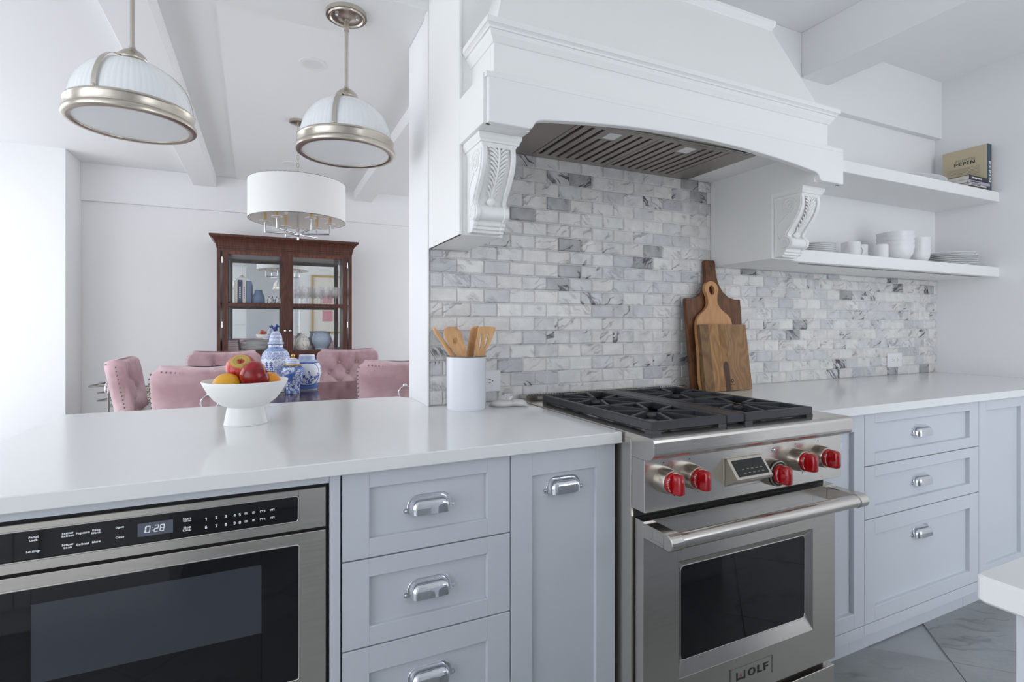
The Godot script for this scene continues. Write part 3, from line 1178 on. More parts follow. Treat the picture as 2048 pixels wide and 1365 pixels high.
func liner(h: Node3D):
	var st := S()
	var y := 1.835
	# a steel tray with an open underside: back and side margins, the front lip, and a dark inside
	box(st, Vector3(0.27, y, 0.004), Vector3(0.386, y + 0.004, 0.36))
	box(st, Vector3(1.05, y, 0.004), Vector3(1.165, y + 0.004, 0.36))
	box(st, Vector3(0.386, y, 0.004), Vector3(1.05, y + 0.004, 0.026))
	box(st, Vector3(0.386, y, 0.345), Vector3(1.05, y + 0.004, 0.36))
	var ins := obj("steel_insert", st, M.liner, h)
	st = S()
	box(st, Vector3(0.27, y + 0.002, 0.356), Vector3(1.165, y + 0.09, 0.362), 0.001)
	box(st, Vector3(0.30, y + 0.012, 0.362), Vector3(1.09, y + 0.03, 0.368), 0.001)
	obj("front_lip", st, M.steel_bright, ins)
	st = S()
	box(st, Vector3(0.386, y + 0.03, 0.026), Vector3(1.05, y + 0.034, 0.345))
	obj("duct_plate", st, M.slot, ins)
	for s in 2:
		var x0: float = 0.39 + s * 0.33
		st = S()
		var pitch := 0.0392
		var ends := [0.338, 0.338, 0.338, 0.262, 0.262, 0.338, 0.338, 0.338]
		for i in 9:
			var b0 := x0 + i * pitch - 0.010
			box(st, Vector3(maxf(b0, x0), y, 0.026), Vector3(minf(b0 + 0.026, x0 + 0.327), y + 0.008, 0.345), 0.001)
		for i in 8:
			box(st, Vector3(x0 + i * pitch + 0.015, y, ends[i]), Vector3(x0 + i * pitch + 0.031, y + 0.008, 0.345))
			box(st, Vector3(x0 + i * pitch + 0.015, y, 0.026), Vector3(x0 + i * pitch + 0.031, y + 0.008, 0.036))
		obj("baffle_filter", st, M.liner, ins)
		st = S()
		for i in 8:
			for k in 24:
				var z := lerpf(0.045, ends[i] - 0.008, k / 23.0)
				box(st, Vector3(x0 + i * pitch + 0.025, y + 0.004, z - 0.003), Vector3(x0 + i * pitch + 0.031, y + 0.010, z + 0.003))
		var teeth := obj("baffle_teeth", st, M.steel_dark, ins)
		teeth.set_meta("kind", "stuff")
		st = S()
		box(st, Vector3(x0 + 3 * pitch + 0.018, y - 0.002, 0.275), Vector3(x0 + 4 * pitch + 0.028, y + 0.004, 0.325), 0.001)
		obj("hood_lamp", st, M.plastic, ins)

# ------------------------------------------------------------------ shelves, worktops, outlets
func shelves():
	O = Vector3(2.29, 1.871, 0.0)
	var st := S()
	box(st, Vector3(1.45, 1.871, -0.012), Vector3(3.127, 1.925, 0.292), 0.002)
	single("floating_shelf", st, M.hood, "upper thick white floating shelf, the one holding the cookbooks", "shelf")
	var s := thing("floating_shelf", "lower thick white floating shelf, the one holding bowls, mugs and plates", "shelf", Vector3(2.29, 1.459, 0.0))
	st = S()
	box(st, Vector3(1.45, 1.46, -0.004), Vector3(3.127, 1.513, 0.292), 0.002)
	obj("board", st, M.hood, s)
	st = S()
	box(st, Vector3(1.56, 1.4575, 0.245), Vector3(3.03, 1.461, 0.258))
	obj("light_channel", st, M.steel_dark, s)

func outlet(at: Vector3, w: float, hgt: float, label: String):
	var o := thing("wall_outlet", label, "outlet", at)
	var st := S()
	T = Transform3D(Basis(), at)
	extr(st, rrect(w, hgt, 0.004), 0.0, 0.006, 0.0015)
	var pl := obj("cover_plate", st, M.plastic, o)
	st = S()
	extr(st, rrect(w * 0.58, hgt * 0.44, 0.002), 0.005, 0.0072, 0.0008)
	obj("receptacle", st, M.matte_white, o)
	for sx in [-1, 1]:
		st = S()
		var cx: float = sx * w * 0.15
		for sy in [-1, 1]:
			box(st, Vector3(cx - 0.004, sy * 0.006 - 0.001, 0.0071), Vector3(cx + 0.004, sy * 0.006 + 0.001, 0.0076))
		cyl(st, Vector3(cx + 0.011, 0, 0.007), Vector3(cx + 0.011, 0, 0.0076), 0.0024, -1, 10)
		obj("socket_slots", st, M.ink, o).set_meta("kind", "stuff")
	T = Transform3D()

func counters():
	O = Vector3(-0.4, 0.884, 0.15)
	var st := S()
	T = Transform3D(Basis(Vector3(1, 0, 0), -PI / 2), Vector3.ZERO)   # outline in (x, -z)
	extr(st, PackedVector2Array([Vector2(-1.097, -0.637), Vector2(0.339, -0.637), Vector2(0.339, 0.003), Vector2(-0.001, 0.003), Vector2(-0.001, 0.235), Vector2(-0.045, 0.3), Vector2(-1.097, 0.325)]), 0.884, 0.914, 0.002)
	T = Transform3D()
	single("worktop", st, M.quartz, "polished white stone worktop of the peninsula, holding the fruit bowl", "worktop")
	O = Vector3(2.1, 0.884, 0.3)
	st = S()
	box(st, Vector3(1.112, 0.884, -0.004), Vector3(3.1265, 0.914, 0.64), 0.002)
	single("worktop", st, M.quartz, "polished white stone worktop right of the cooker, running to the side wall", "worktop")
	O = Vector3(0.9, 0.884, 1.9)
	st = S()
	T = Transform3D(Basis(Vector3(1, 0, 0), -PI / 2), Vector3(0.86, 0, 1.95))
	extr(st, rrect(1.29, 1.0, 0.012), 0.884, 0.914, 0.003)
	T = Transform3D()
	single("worktop", st, M.quartz, "corner of a white stone island top in the right foreground", "worktop")
	outlet(Vector3(0.206, 0.992, 0.0), 0.124, 0.078, "white double outlet partly hidden behind the white utensil crock")
	outlet(Vector3(2.691, 0.999, 0.0), 0.136, 0.078, "white double outlet on the tiles near the right-hand side wall")

# ------------------------------------------------------------------ cabinets
# a shaker front: frame and sunk panel, lying in the plane z (its face), pulls added by the caller
func front(st: SurfaceTool, x0: float, x1: float, y0: float, y1: float, ins: Array, z: float, d: float):
	# ins = [x0, x1, y0, y1] of the sunk panel
	var t := 0.019
	var b := 0.0012
	box(st, Vector3(x0, y0, z - t), Vector3(ins[0], y1, z), b)
	box(st, Vector3(ins[1], y0, z - t), Vector3(x1, y1, z), b)
	box(st, Vector3(ins[0] - b, ins[3], z - t), Vector3(ins[1] + b, y1, z), b)
	box(st, Vector3(ins[0] - b, y0, z - t), Vector3(ins[1] + b, ins[2], z), b)
	box(st, Vector3(ins[0] - 0.002, ins[2] - 0.002, z - t + 0.001), Vector3(ins[1] + 0.002, ins[3] + 0.002, z - d))

func cup_pull(parent: Node3D, at: Vector3, a := 0.047):
	var keep := T
	T = Transform3D(Basis(), at)
	var st := S()
	var top := 0.019
	var base := -0.016
	var rad := 0.022
	var outline := func(e: float, grow: float) -> Array:
		var o := []
		var w := a - e + grow
		var t := top - e + grow
		var r := maxf(rad - e + grow, 0.004)
		o.append(Vector2(-w, base))
		for i in 9:
			var g := PI - PI / 2 * i / 8.0
			o.append(Vector2(-w + r + cos(g) * r, t - r + sin(g) * r))
		for i in 9:
			var g := PI / 2 - PI / 2 * i / 8.0
			o.append(Vector2(w - r + cos(g) * r, t - r + sin(g) * r))
		o.append(Vector2(w, base))
		return o
	var steps := [[0.0, 0.0], [0.0, 0.004], [0.001, 0.009], [0.003, 0.015], [0.006, 0.020], [0.010, 0.0235], [0.014, 0.025]]
	var g := group()
	for i in steps.size() - 1:
		var A: Array = outline.call(steps[i][0], 0.0)
		var B: Array = outline.call(steps[i + 1][0], 0.0)
		for k in A.size() - 1:
			quad(st, Vector3(A[k + 1].x, A[k + 1].y, steps[i][1]), Vector3(A[k].x, A[k].y, steps[i][1]), Vector3(B[k].x, B[k].y, steps[i + 1][1]), Vector3(B[k + 1].x, B[k + 1].y, steps[i + 1][1]), g)
	var L: Array = outline.call(0.014, 0.0)
	var half := L.size() / 2
	for k in half - 1:
		var m := L.size() - 1 - k
		quad(st, Vector3(L[k].x, L[k].y, 0.025), Vector3(L[m].x, L[m].y, 0.025), Vector3(L[m - 1].x, L[m - 1].y, 0.025), Vector3(L[k + 1].x, L[k + 1].y, 0.025), g)
	# back flange with an ear and screw at each end
	var fl := PackedVector2Array()
	for v in outline.call(0.0, 0.005):
		fl.append(v)
	extr(st, fl, 0.0, 0.0025, 0.0006)
	for s in [-1, 1]:
		cyl(st, Vector3(s * (a + 0.007), -0.009, 0), Vector3(s * (a + 0.007), -0.009, 0.0028), 0.006, -1, 12)
		ball(st, Vector3(s * (a + 0.008), -0.009, 0.003), Vector3(0.0028, 0.0028, 0.0016), 8, 4)
	T = keep
	obj("cup_pull", st, M.chrome, parent)

const FZ := 0.615

func carcass(o: Node3D, x0: float, x1: float):
	var st := S()
	box(st, Vector3(x0, 0.092, 0.012), Vector3(x1, 0.884, FZ - 0.022))
	box(st, Vector3(x0, 0.092, FZ - 0.022), Vector3(x1, 0.131, FZ - 0.001), 0.001)
	obj("body", st, M.cab, o)
	st = S()
	box(st, Vector3(x0, 0.0, 0.05), Vector3(x1, 0.092, 0.56))
	obj("toe_kick", st, M.cab, o)

func drawers(o: Node3D, x0: float, x1: float, px0: float, px1: float, cx: float, a: float, d: float):
	for r in [[0.6945, 0.8825, 0.735, 0.8445, 0.789], [0.5045, 0.6915, 0.546, 0.6525, 0.601], [0.134, 0.5015, 0.187, 0.4455, 0.402]]:
		var st := S()
		front(st, x0 + 0.0015, x1 - 0.0015, r[0], r[1], [px0, px1, r[2], r[3]], FZ, d)
		var dr := obj("drawer", st, M.cab, o)
		cup_pull(dr, Vector3(cx, r[4], FZ - d), a)

func pantry():
	# tall white cupboard behind the viewer, met only in reflections
	var o := thing("pantry_cupboard", "tall white panelled cupboard standing behind the viewpoint", "cupboard", Vector3(-1.45, 0, 2.4))
	var st := S()
	box(st, Vector3(-1.9, 0.0, 2.12), Vector3(-0.88, 2.4, 2.7), 0.002)
	obj("body", st, M.trim, o)
	for i in 2:
		st = S()
		T = Transform3D(Basis(Vector3.UP, PI), Vector3(-1.39 + (0.255 if i else -0.255), 0, 2.1))
		front(st, -0.253, 0.253, 0.1, 1.2, [-0.18, 0.18, 0.18, 1.12], 0.0, 0.01)
		front(st, -0.253, 0.253, 1.205, 2.38, [-0.18, 0.18, 1.28, 2.3], 0.0, 0.01)
		T = Transform3D()
		obj("door", st, M.trim, o)

func cabinets():
	pantry()
	# peninsula: microwave housing, three drawers, pull-out
	var o := thing("base_cabinet", "blue-grey peninsula cabinet framing the built-in microwave", "cabinet", Vector3(-0.7, 0, 0.3))
	var st := S()
	box(st, Vector3(-1.07, 0.092, -0.29), Vector3(-1.04, 0.884, FZ))
	box(st, Vector3(-1.04, 0.092, -0.29), Vector3(-0.37, 0.884, -0.27))
	box(st, Vector3(-1.04, 0.866, -0.27), Vector3(-0.391, 0.884, FZ), 0.001)
	box(st, Vector3(-0.3905, 0.092, -0.27), Vector3(-0.369, 0.884, FZ + 0.001), 0.001)
	box(st, Vector3(-1.04, 0.092, -0.27), Vector3(-0.391, 0.42, FZ), 0.001)
	obj("body", st, M.cab, o)
	st = S()
	box(st, Vector3(-1.06, 0.0, -0.25), Vector3(-0.37, 0.092, 0.56))
	obj("toe_kick", st, M.cab, o)
	o = thing("base_cabinet", "blue-grey base cabinet of three drawers beside the microwave", "cabinet", Vector3(-0.17, 0, 0.3))
	carcass(o, -0.3655, 0.0245)
	drawers(o, -0.3665, 0.0255, -0.309, -0.0355, -0.1735, 0.047, 0.010)
	o = thing("base_cabinet", "tall narrow blue-grey pull-out cabinet left of the steel cooker", "cabinet", Vector3(0.18, 0, 0.3))
	carcass(o, 0.026, 0.3325)
	st = S()
	front(st, 0.0265, 0.333, 0.134, 0.8825, [0.085, 0.272, 0.187, 0.822], FZ, 0.010)
	var dr := obj("door", st, M.cab, o)
	cup_pull(dr, Vector3(0.1785, 0.787, FZ - 0.010), 0.045)
	# right of the cooker
	o = thing("base_cabinet", "narrow blue-grey cabinet half hidden by the right side of the steel cooker", "cabinet", Vector3(1.26, 0, 0.3))
	carcass(o, 1.114, 1.404)
	st = S()
	front(st, 1.115, 1.4035, 0.134, 0.8825, [1.17, 1.345, 0.187, 0.822], FZ, 0.015)
	dr = obj("door", st, M.cab, o)
	cup_pull(dr, Vector3(1.235, 0.787, FZ - 0.015), 0.047)
	o = thing("base_cabinet", "wide blue-grey base cabinet of three drawers right of the cooker", "cabinet", Vector3(1.79, 0, 0.3))
	carcass(o, 1.405, 2.167)
	drawers(o, 1.404, 2.168, 1.465, 2.098, 1.774, 0.05, 0.015)
	o = thing("base_cabinet", "blue-grey corner cabinet by the right wall, with a tall plain door", "cabinet", Vector3(2.65, 0, 0.3))
	carcass(o, 2.169, 3.122)
	st = S()
	front(st, 2.1695, 2.58, 0.134, 0.8825, [2.228, 2.521, 0.187, 0.837], FZ, 0.015)
	obj("door", st, M.cab, o)
	st = S()
	front(st, 2.583, 3.12, 0.134, 0.8825, [2.64, 3.06, 0.187, 0.837], FZ, 0.015)
	obj("door", st, M.cab, o)
	o = thing("island_cabinet", "pale grey island cabinet under the white stone top in the right foreground", "cabinet", Vector3(0.86, 0, 1.95))
	st = S()
	box(st, Vector3(0.245, 0.0, 1.475), Vector3(1.475, 0.884, 2.42), 0.002)
	obj("body", st, M.cab, o)
	st = S()
	T = Transform3D(Basis(Vector3.UP, PI), Vector3(0.86, 0, 1.46 + FZ + 0.013))
	front(st, -0.6, -0.005, 0.1, 0.87, [-0.54, -0.065, 0.16, 0.81], FZ, 0.012)
	front(st, 0.005, 0.6, 0.1, 0.87, [0.065, 0.54, 0.16, 0.81], FZ, 0.012)
	T = Transform3D()
	obj("door", st, M.cab, o)

# ------------------------------------------------------------------ microwave drawer
func microwave():
	var x0 := -0.991
	var x1 := -0.3985
	var o := thing("microwave_drawer", "built-in stainless microwave drawer with black glass, its clock showing 10:28", "microwave", Vector3(-0.695, 0.42, 0.3))
	var st := S()
	box(st, Vector3(-1.035, 0.425, 0.0), Vector3(-0.393, 0.863, 0.606))
	obj("body", st, M.black, o)
	var z := 0.617
	# upper fascia: a steel frame round the black control glass
	st = S()
	ring_frame(st, x0, x1, 0.7775, 0.8595, -0.94, -0.4505, 0.796, 0.8475, 0.606, z)
	var fa := obj("fascia", st, M.steel, o)
	st = S()
	rim(st, -0.94, -0.4505, 0.796, 0.8475, z, 0.0025)
	obj("fascia_rim", st, M.steel_bright, fa)
	st = S()
	box(st, Vector3(-0.941, 0.795, 0.607), Vector3(-0.4495, 0.8485, z - 0.0015))
	var cg := obj("control_glass", st, M.black_glass, o)
	# the drawer front
	st = S()
	ring_frame(st, x0, x1, 0.43, 0.771, -0.94, -0.449, 0.474, 0.7485, 0.606, z)
	var dr := obj("drawer", st, M.steel, o)
	st = S()
	rim(st, -0.94, -0.449, 0.474, 0.7485, z, 0.003)
	obj("glass_rim", st, M.steel_bright, dr)
	st = S()
	ring_frame(st, -0.941, -0.448, 0.473, 0.7495, -0.871, -0.519, 0.5855, 0.7195, 0.607, z - 0.0015)
	obj("door_glass", st, M.black_glass, dr)
	st = S()
	box(st, Vector3(-0.872, 0.585, 0.609), Vector3(-0.518, 0.720, z - 0.0018))
	obj("screened_window", st, M.mesh_window, dr)
	# the display and its lettering
	var f := z - 0.0012
	st = S()
	box(st, Vector3(-0.7215, 0.8095, f - 0.001), Vector3(-0.667, 0.8335, f))
	var lcd := obj("display", st, M.lcd, o)
	st = S()
	var x := -0.7165
	digit(st, x + 0.0035, 0.8215, f, "bc")
	digit(st, x + 0.0105, 0.8215, f, "abcdef")
	box(st, Vector3(x + 0.0168, 0.8235, f), Vector3(x + 0.0180, 0.8247, f + 0.0004))
	box(st, Vector3(x + 0.0164, 0.8185, f), Vector3(x + 0.0176, 0.8197, f + 0.0004))
	digit(st, x + 0.0235, 0.8215, f, "abged")
	digit(st, x + 0.0325, 0.8215, f, "abcdefg")
	obj("clock_digits", st, M.print, lcd)
	for w in [["Panel", -0.868, 0.8345], ["Lock", -0.868, 0.8295], ["Settings", -0.868, 0.8105], ["Sensor", -0.822, 0.834], ["Reheat", -0.822, 0.829], ["Sensor", -0.822, 0.814], ["Cook", -0.822, 0.809], ["Popcorn", -0.801, 0.831], ["Defrost", -0.801, 0.8115], ["Keep", -0.782, 0.833], ["Warm", -0.782, 0.828], ["More", -0.782, 0.812], ["Open", -0.748, 0.832], ["Close", -0.748, 0.814]]:
		text("button_label", w[0], 0.0036, Vector3(w[1], w[2], f), M.print, cg, Basis(), 0.0003)
	for w in [["Start", -0.6445, 0.831, 0.0042], ["+30 sec", -0.6445, 0.827, 0.0028], ["Stop", -0.6445, 0.815, 0.0042], ["Clear", -0.6445, 0.810, 0.0042]]:
		text("button_label", w[0], w[3], Vector3(w[1], w[2], f), M.print, cg, Basis(), 0.0003)
	var nums := [["1", "2", "3", "4", "5"], ["6", "7", "8", "9", "0"]]
	var cols := [-0.6135, -0.5965, -0.5805, -0.5655, -0.5565]
	for r in 2:
		for c in 5:
			text("button_label", nums[r][c], 0.0055, Vector3(cols[c], 0.8255 - r * 0.0155, f), M.print, cg, Basis(), 0.0003)
	st = S()
	for q in [[-0.546, 0.0], [-0.5325, 0.0], [-0.5165, 0.004], [-0.4985, 0.002]]:
		for r in 2:
			var y: float = 0.826 - r * 0.0155
			var w: float = 0.0022 + q[1] * 0.6
			box(st, Vector3(q[0] - w, y + 0.0012, f - 0.0002), Vector3(q[0] + w, y + 0.0020, f + 0.0002))
			box(st, Vector3(q[0] - w, y - 0.0018, f - 0.0002), Vector3(q[0] - w + 0.0008, y + 0.0012, f + 0.0002))
			box(st, Vector3(q[0] + w - 0.0008, y - 0.0018, f - 0.0002), Vector3(q[0] + w, y + 0.0012, f + 0.0002))
			box(st, Vector3(q[0] - 0.0004, y - 0.0018, f - 0.0002), Vector3(q[0] + 0.0004, y + 0.0012, f + 0.0002))
	obj("button_symbol", st, M.print, cg)

func digit(st: SurfaceTool, cx: float, cy: float, z: float, on: String):
	var w := 0.0029
	var h := 0.0056
	var t := 0.0007
	var keep := T
	T = T * Transform3D(Basis(Vector3(1, 0, 0), Vector3(0.12, 1, 0), Vector3(0, 0, 1)), Vector3(cx, cy, 0))
	for c in on:
		match c:
			"a": box(st, Vector3(-w, h - t, z), Vector3(w, h + t, z + 0.0004))
			"g": box(st, Vector3(-w, -t, z), Vector3(w, t, z + 0.0004))
			"d": box(st, Vector3(-w, -h - t, z), Vector3(w, -h + t, z + 0.0004))
			"f": box(st, Vector3(-w - t, 0.0004, z), Vector3(-w + t, h, z + 0.0004))
			"b": box(st, Vector3(w - t, 0.0004, z), Vector3(w + t, h, z + 0.0004))
			"e": box(st, Vector3(-w - t, -h, z), Vector3(-w + t, -0.0004, z + 0.0004))
			"c": box(st, Vector3(w - t, -h, z), Vector3(w + t, -0.0004, z + 0.0004))
	T = keep

func ring_frame(st: SurfaceTool, x0: float, x1: float, y0: float, y1: float, hx0: float, hx1: float, hy0: float, hy1: float, z0: float, z1: float):
	var b := 0.0008
	box(st, Vector3(x0, y0, z0), Vector3(hx0, y1, z1), b)
	box(st, Vector3(hx1, y0, z0), Vector3(x1, y1, z1), b)
	box(st, Vector3(hx0 - b, y0, z0), Vector3(hx1 + b, hy0, z1), b)
	box(st, Vector3(hx0 - b, hy1, z0), Vector3(hx1 + b, y1, z1), b)

func rim(st: SurfaceTool, x0: float, x1: float, y0: float, y1: float, z: float, w: float):
	var pts := []
	var p := shift(rrect(x1 - x0, y1 - y0, 0.006, 4), Vector2((x0 + x1) / 2, (y0 + y1) / 2))
	for v in p:
		pts.append(Vector3(v.x, v.y, z))
	tube(st, pts, w * 0.6, 6, true)

# ------------------------------------------------------------------ cooker
func cooker():
	var x0 := 0.344
	var x1 := 1.109
	var o := thing("range_cooker", "stainless steel gas range cooker with red knobs under the white hood", "cooker", Vector3(0.727, 0, 0.35))
	var st := S()
	box(st, Vector3(x0, 0.09, 0.02), Vector3(x1, 0.905, 0.668), 0.001)
	obj("body", st, M.steel, o)
	st = S()
	box(st, Vector3(x0 + 0.01, 0.14, 0.667), Vector3(x1 - 0.01, 0.722, 0.671))
	obj("door_seal", st, M.black, o)
	st = S()
	for x in [x0 + 0.05, x1 - 0.05]:
		cyl(st, Vector3(x, 0, 0.6), Vector3(x, 0.09, 0.6), 0.018)
		cyl(st, Vector3(x, 0, 0.08), Vector3(x, 0.09, 0.08), 0.018)
	obj("foot", st, M.steel_dark, o)
	# deck with the rolled front edge: outline in (z, y)
	var turn := Basis(Vector3(0, 0, 1), Vector3(0, 1, 0), Vector3(-1, 0, 0))
	st = S()
	T = Transform3D(turn, Vector3(0, 0, 0))
	var p := PackedVector2Array([Vector2(0.006, 0.9), Vector2(0.671, 0.9), Vector2(0.671, 0.857), Vector2(0.7225, 0.857), Vector2(0.731, 0.858), Vector2(0.742, 0.861), Vector2(0.752, 0.867), Vector2(0.7565, 0.874), Vector2(0.7575, 0.88), Vector2(0.7575, 0.906), Vector2(0.755, 0.912), Vector2(0.750, 0.9155), Vector2(0.744, 0.9165), Vector2(0.006, 0.9165)])
	extr(st, p, -x1, -x0, 0.0008)
	T = Transform3D()
	obj("cooktop_deck", st, M.steel, o)
	st = S()
	box(st, Vector3(x0, 0.7245, 0.6715), Vector3(x1, 0.857, 0.7215), 0.0012)
	var panel := obj("control_panel", st, M.steel, o)
	# back trim with its row of vents
	st = S()
	box(st, Vector3(x0, 0.916, 0.004), Vector3(x1, 0.9385, 0.062), 0.001)
	var bg := obj("back_trim", st, M.steel, o)
	st = S()
	for i in 64:
		var x := x0 + 0.008 + i * 0.01175
		box(st, Vector3(x, 0.9365, 0.03), Vector3(x + 0.007, 0.942, 0.061), 0.001)
	obj("vent_louvres", st, M.steel_bright, bg).set_meta("kind", "stuff")
	# burner well
	st = S()
	box(st, Vector3(0.405, 0.9155, 0.13), Vector3(1.0, 0.9178, 0.675))
	obj("burner_well", st, M.iron_cap, o)
	grate(o, 0.386, 0.647)
	grate(o, 0.719, 1.008)
	st = S()
	box(st, Vector3(0.649, 0.921, 0.11), Vector3(0.717, 0.945, 0.70), 0.003)
	for z in [0.12, 0.66]:
		box(st, Vector3(0.66, 0.9178, z), Vector3(0.70, 0.922, z + 0.03))
	obj("centre_grate", st, M.iron, o)
	for bx in [0.517, 0.864]:
		for bz in [0.265, 0.545]:
			st = S()
			lathe(st, [Vector2(0, 0.9175), Vector2(0.05, 0.9175), Vector2(0.048, 0.924), Vector2(0.036, 0.927), Vector2(0.0, 0.927)], 28, Vector3(bx, 0, bz))
			var b := obj("burner", st, M.steel_dark, o)
			st = S()
			lathe(st, [Vector2(0, 0.926), Vector2(0.034, 0.926), Vector2(0.035, 0.930), Vector2(0.031, 0.934), Vector2(0.0, 0.934)], 28, Vector3(bx, 0, bz))
			obj("burner_cap", st, M.iron_cap, b)
	# knobs
	for k in [[0.405, 0.803], [0.491, 0.803], [0.897, 0.802], [0.996, 0.802]]:
		knob(panel, k[0], k[1], 0.0305, false)
	knob(panel, 0.790, 0.779, 0.036, true)
	# tilting display
	st = S()
	T = Transform3D(turn, Vector3.ZERO)
	extr(st, PackedVector2Array([Vector2(0.7205, 0.756), Vector2(0.7655, 0.780), Vector2(0.7665, 0.786), Vector2(0.730, 0.8325), Vector2(0.7205, 0.8335)]), -0.750, -0.616, 0.0015)
	T = Transform3D()
	var pod := obj("display_housing", st, M.nickel, panel)
	var a := Vector3(0, 0.787, 0.7660)
	var b := Vector3(0, 0.8325, 0.730)
	var up := (b - a).normalized()
	var bs := Basis(Vector3(1, 0, 0), up, Vector3(1, 0, 0).cross(up))
	st = S()
	T = Transform3D(bs, Vector3(0.683, 0.8095, 0.7492))
	extr(st, rrect(0.112, 0.046, 0.002), -0.003, 0.001)
	T = Transform3D()
	var gl := obj("display_glass", st, M.black_glass, pod)
	st = S()
	T = Transform3D(bs, Vector3(0.683, 0.8095, 0.7492))
	for r in 2:
		for c in 5:
			box(st, Vector3(-0.036 + c * 0.017, -0.016 + r * 0.011, 0.001), Vector3(-0.028 + c * 0.017, -0.0135 + r * 0.011, 0.0014))
	T = Transform3D()
	obj("display_symbol", st, M.text_grey, gl)
	st = S()
	box(st, Vector3(0.616, 0.835, 0.7212), Vector3(0.752, 0.8368, 0.7228), 0.0004)
	box(st, Vector3(0.612, 0.750, 0.7212), Vector3(0.755, 0.7518, 0.7225), 0.0004)
	box(st, Vector3(0.610, 0.750, 0.7212), Vector3(0.6125, 0.836, 0.7225), 0.0004)
	obj("display_surround", st, M.steel_bright, panel)
	st = S()
	ball(st, Vector3(0.806, 0.838, 0.7225), Vector3(0.006, 0.006, 0.005), 12, 8)
	obj("indicator_lamp", st, M.chrome, panel)
	st = S()
	for d in [[0.405, 0.845], [0.491, 0.845], [0.44, 0.757], [0.52, 0.757], [0.9, 0.845], [1.0, 0.845], [0.93, 0.757]]:
		cyl(st, Vector3(d[0], d[1], 0.7212), Vector3(d[0], d[1], 0.7219), 0.0018, -1, 8)
	obj("panel_mark", st, M.ink, panel)
	# oven door
	st = S()
	var dx0 := 0.3535
	var dx1 := 1.106
	ring_frame(st, dx0, dx1, 0.152, 0.697, 0.471, 1.0005, 0.266, 0.573, 0.673, 0.705)
	var out := shift(rrect(1.0005 - 0.471, 0.573 - 0.266, 0.001, 5), Vector2((0.471 + 1.0005) / 2, (0.573 + 0.266) / 2))
	var inn := shift(rrect(0.979 - 0.4855, 0.554 - 0.303, 0.014, 5), Vector2((0.4855 + 0.979) / 2, (0.554 + 0.303) / 2))
	for i in out.size():
		var j := (i + 1) % out.size()
		quad(st, Vector3(out[i].x, out[i].y, 0.705), Vector3(out[j].x, out[j].y, 0.705), Vector3(inn[j].x, inn[j].y, 0.694), Vector3(inn[i].x, inn[i].y, 0.694))
	var door := obj("oven_door", st, M.steel, o)
	st = S()
	extr(st, inset(inn, -0.001), 0.688, 0.6935)
	obj("oven_glass", st, M.black_glass, door)
	st = S()
	var loop := []
	for v in inn:
		loop.append(Vector3(v.x, v.y, 0.694))
	tube(st, loop, 0.0016, 6, true)
	obj("glass_rim", st, M.steel_bright, door)
	# handle
	st = S()
	cyl(st, Vector3(0.392, 0.674, 0.79), Vector3(1.066, 0.674, 0.79), 0.0185, -1, 32, 0.001)
	var hd := obj("door_handle", st, M.steel, door)
	for s in 2:
		st = S()
		var ex: float = 0.354 if s == 0 else 1.0665
		T = Transform3D(turn, Vector3.ZERO)
		var q := PackedVector2Array([Vector2(0.704, 0.655), Vector2(0.79, 0.6535)])
		for i in 13:
			var t := -PI / 2 + PI * i / 12.0
			q.append(Vector2(0.79 + cos(t) * 0.0205, 0.674 + sin(t) * 0.0205))
		q.append(Vector2(0.704, 0.693))
		extr(st, q, -ex - 0.038, -ex, 0.002, false)
		T = Transform3D()
		var br := obj("handle_bracket", st, M.steel, hd)
		if s == 0:
			# the emblem on the bracket end: a squared w with a small flame
			st = S()
			for e in [[0.735, 0.740, 0.664, 0.686], [0.774, 0.779, 0.664, 0.686], [0.735, 0.779, 0.660, 0.666], [0.755, 0.759, 0.668, 0.677]]:
				box(st, Vector3(ex - 0.0012, e[2], e[0]), Vector3(ex + 0.002, e[3], e[1]), 0.0004)

			box(st, Vector3(ex - 0.0006, 0.658, 0.733), Vector3(ex + 0.002, 0.6605, 0.781))
			obj("emblem", st, M.steel_bright, hd)
	# name plate
	st = S()
	box(st, Vector3(0.655, 0.187, 0.7045), Vector3(0.820, 0.2365, 0.7058), 0.0005)
	var bd := obj("name_plate", st, M.steel, door)
	st = S()
	box(st, Vector3(0.6535, 0.186, 0.705), Vector3(0.655, 0.238, 0.7068))
	box(st, Vector3(0.6535, 0.2365, 0.705), Vector3(0.8215, 0.238, 0.7068))
	box(st, Vector3(0.820, 0.186, 0.705), Vector3(0.8215, 0.238, 0.7068))
	obj("plate_rim", st, M.steel_dark, bd)
	st = S()
	var wz := 0.7058
	box(st, Vector3(0.678, 0.2045, wz), Vector3(0.6825, 0.2235, wz + 0.0008))
	box(st, Vector3(0.7075, 0.2045, wz), Vector3(0.712, 0.2235, wz + 0.0008))
	T = Transform3D(Basis(), Vector3(0, 0, 0))
	extr(st, PackedVector2Array([Vector2(0.678, 0.2005), Vector2(0.693, 0.2025), Vector2(0.695, 0.2035), Vector2(0.697, 0.2025), Vector2(0.712, 0.2005), Vector2(0.712, 0.2055), Vector2(0.697, 0.2075), Vector2(0.693, 0.2075), Vector2(0.678, 0.2055)]), wz, wz + 0.0008)
	obj("letter_w", st, M.logo, bd)
	st = S()
	extr(st, PackedVector2Array([Vector2(0.695, 0.2085), Vector2(0.698, 0.212), Vector2(0.6965, 0.2165), Vector2(0.695, 0.2195), Vector2(0.6935, 0.2155), Vector2(0.692, 0.212)]), wz, wz + 0.0009)
	obj("flame", st, M.red, bd)
	text("lettering", "OLF", 0.0215, Vector3(0.764, 0.2115, wz), M.logo, bd, Basis.from_scale(Vector3(1.6, 1, 1)), 0.0012)
	# plinth panel
	st = S()
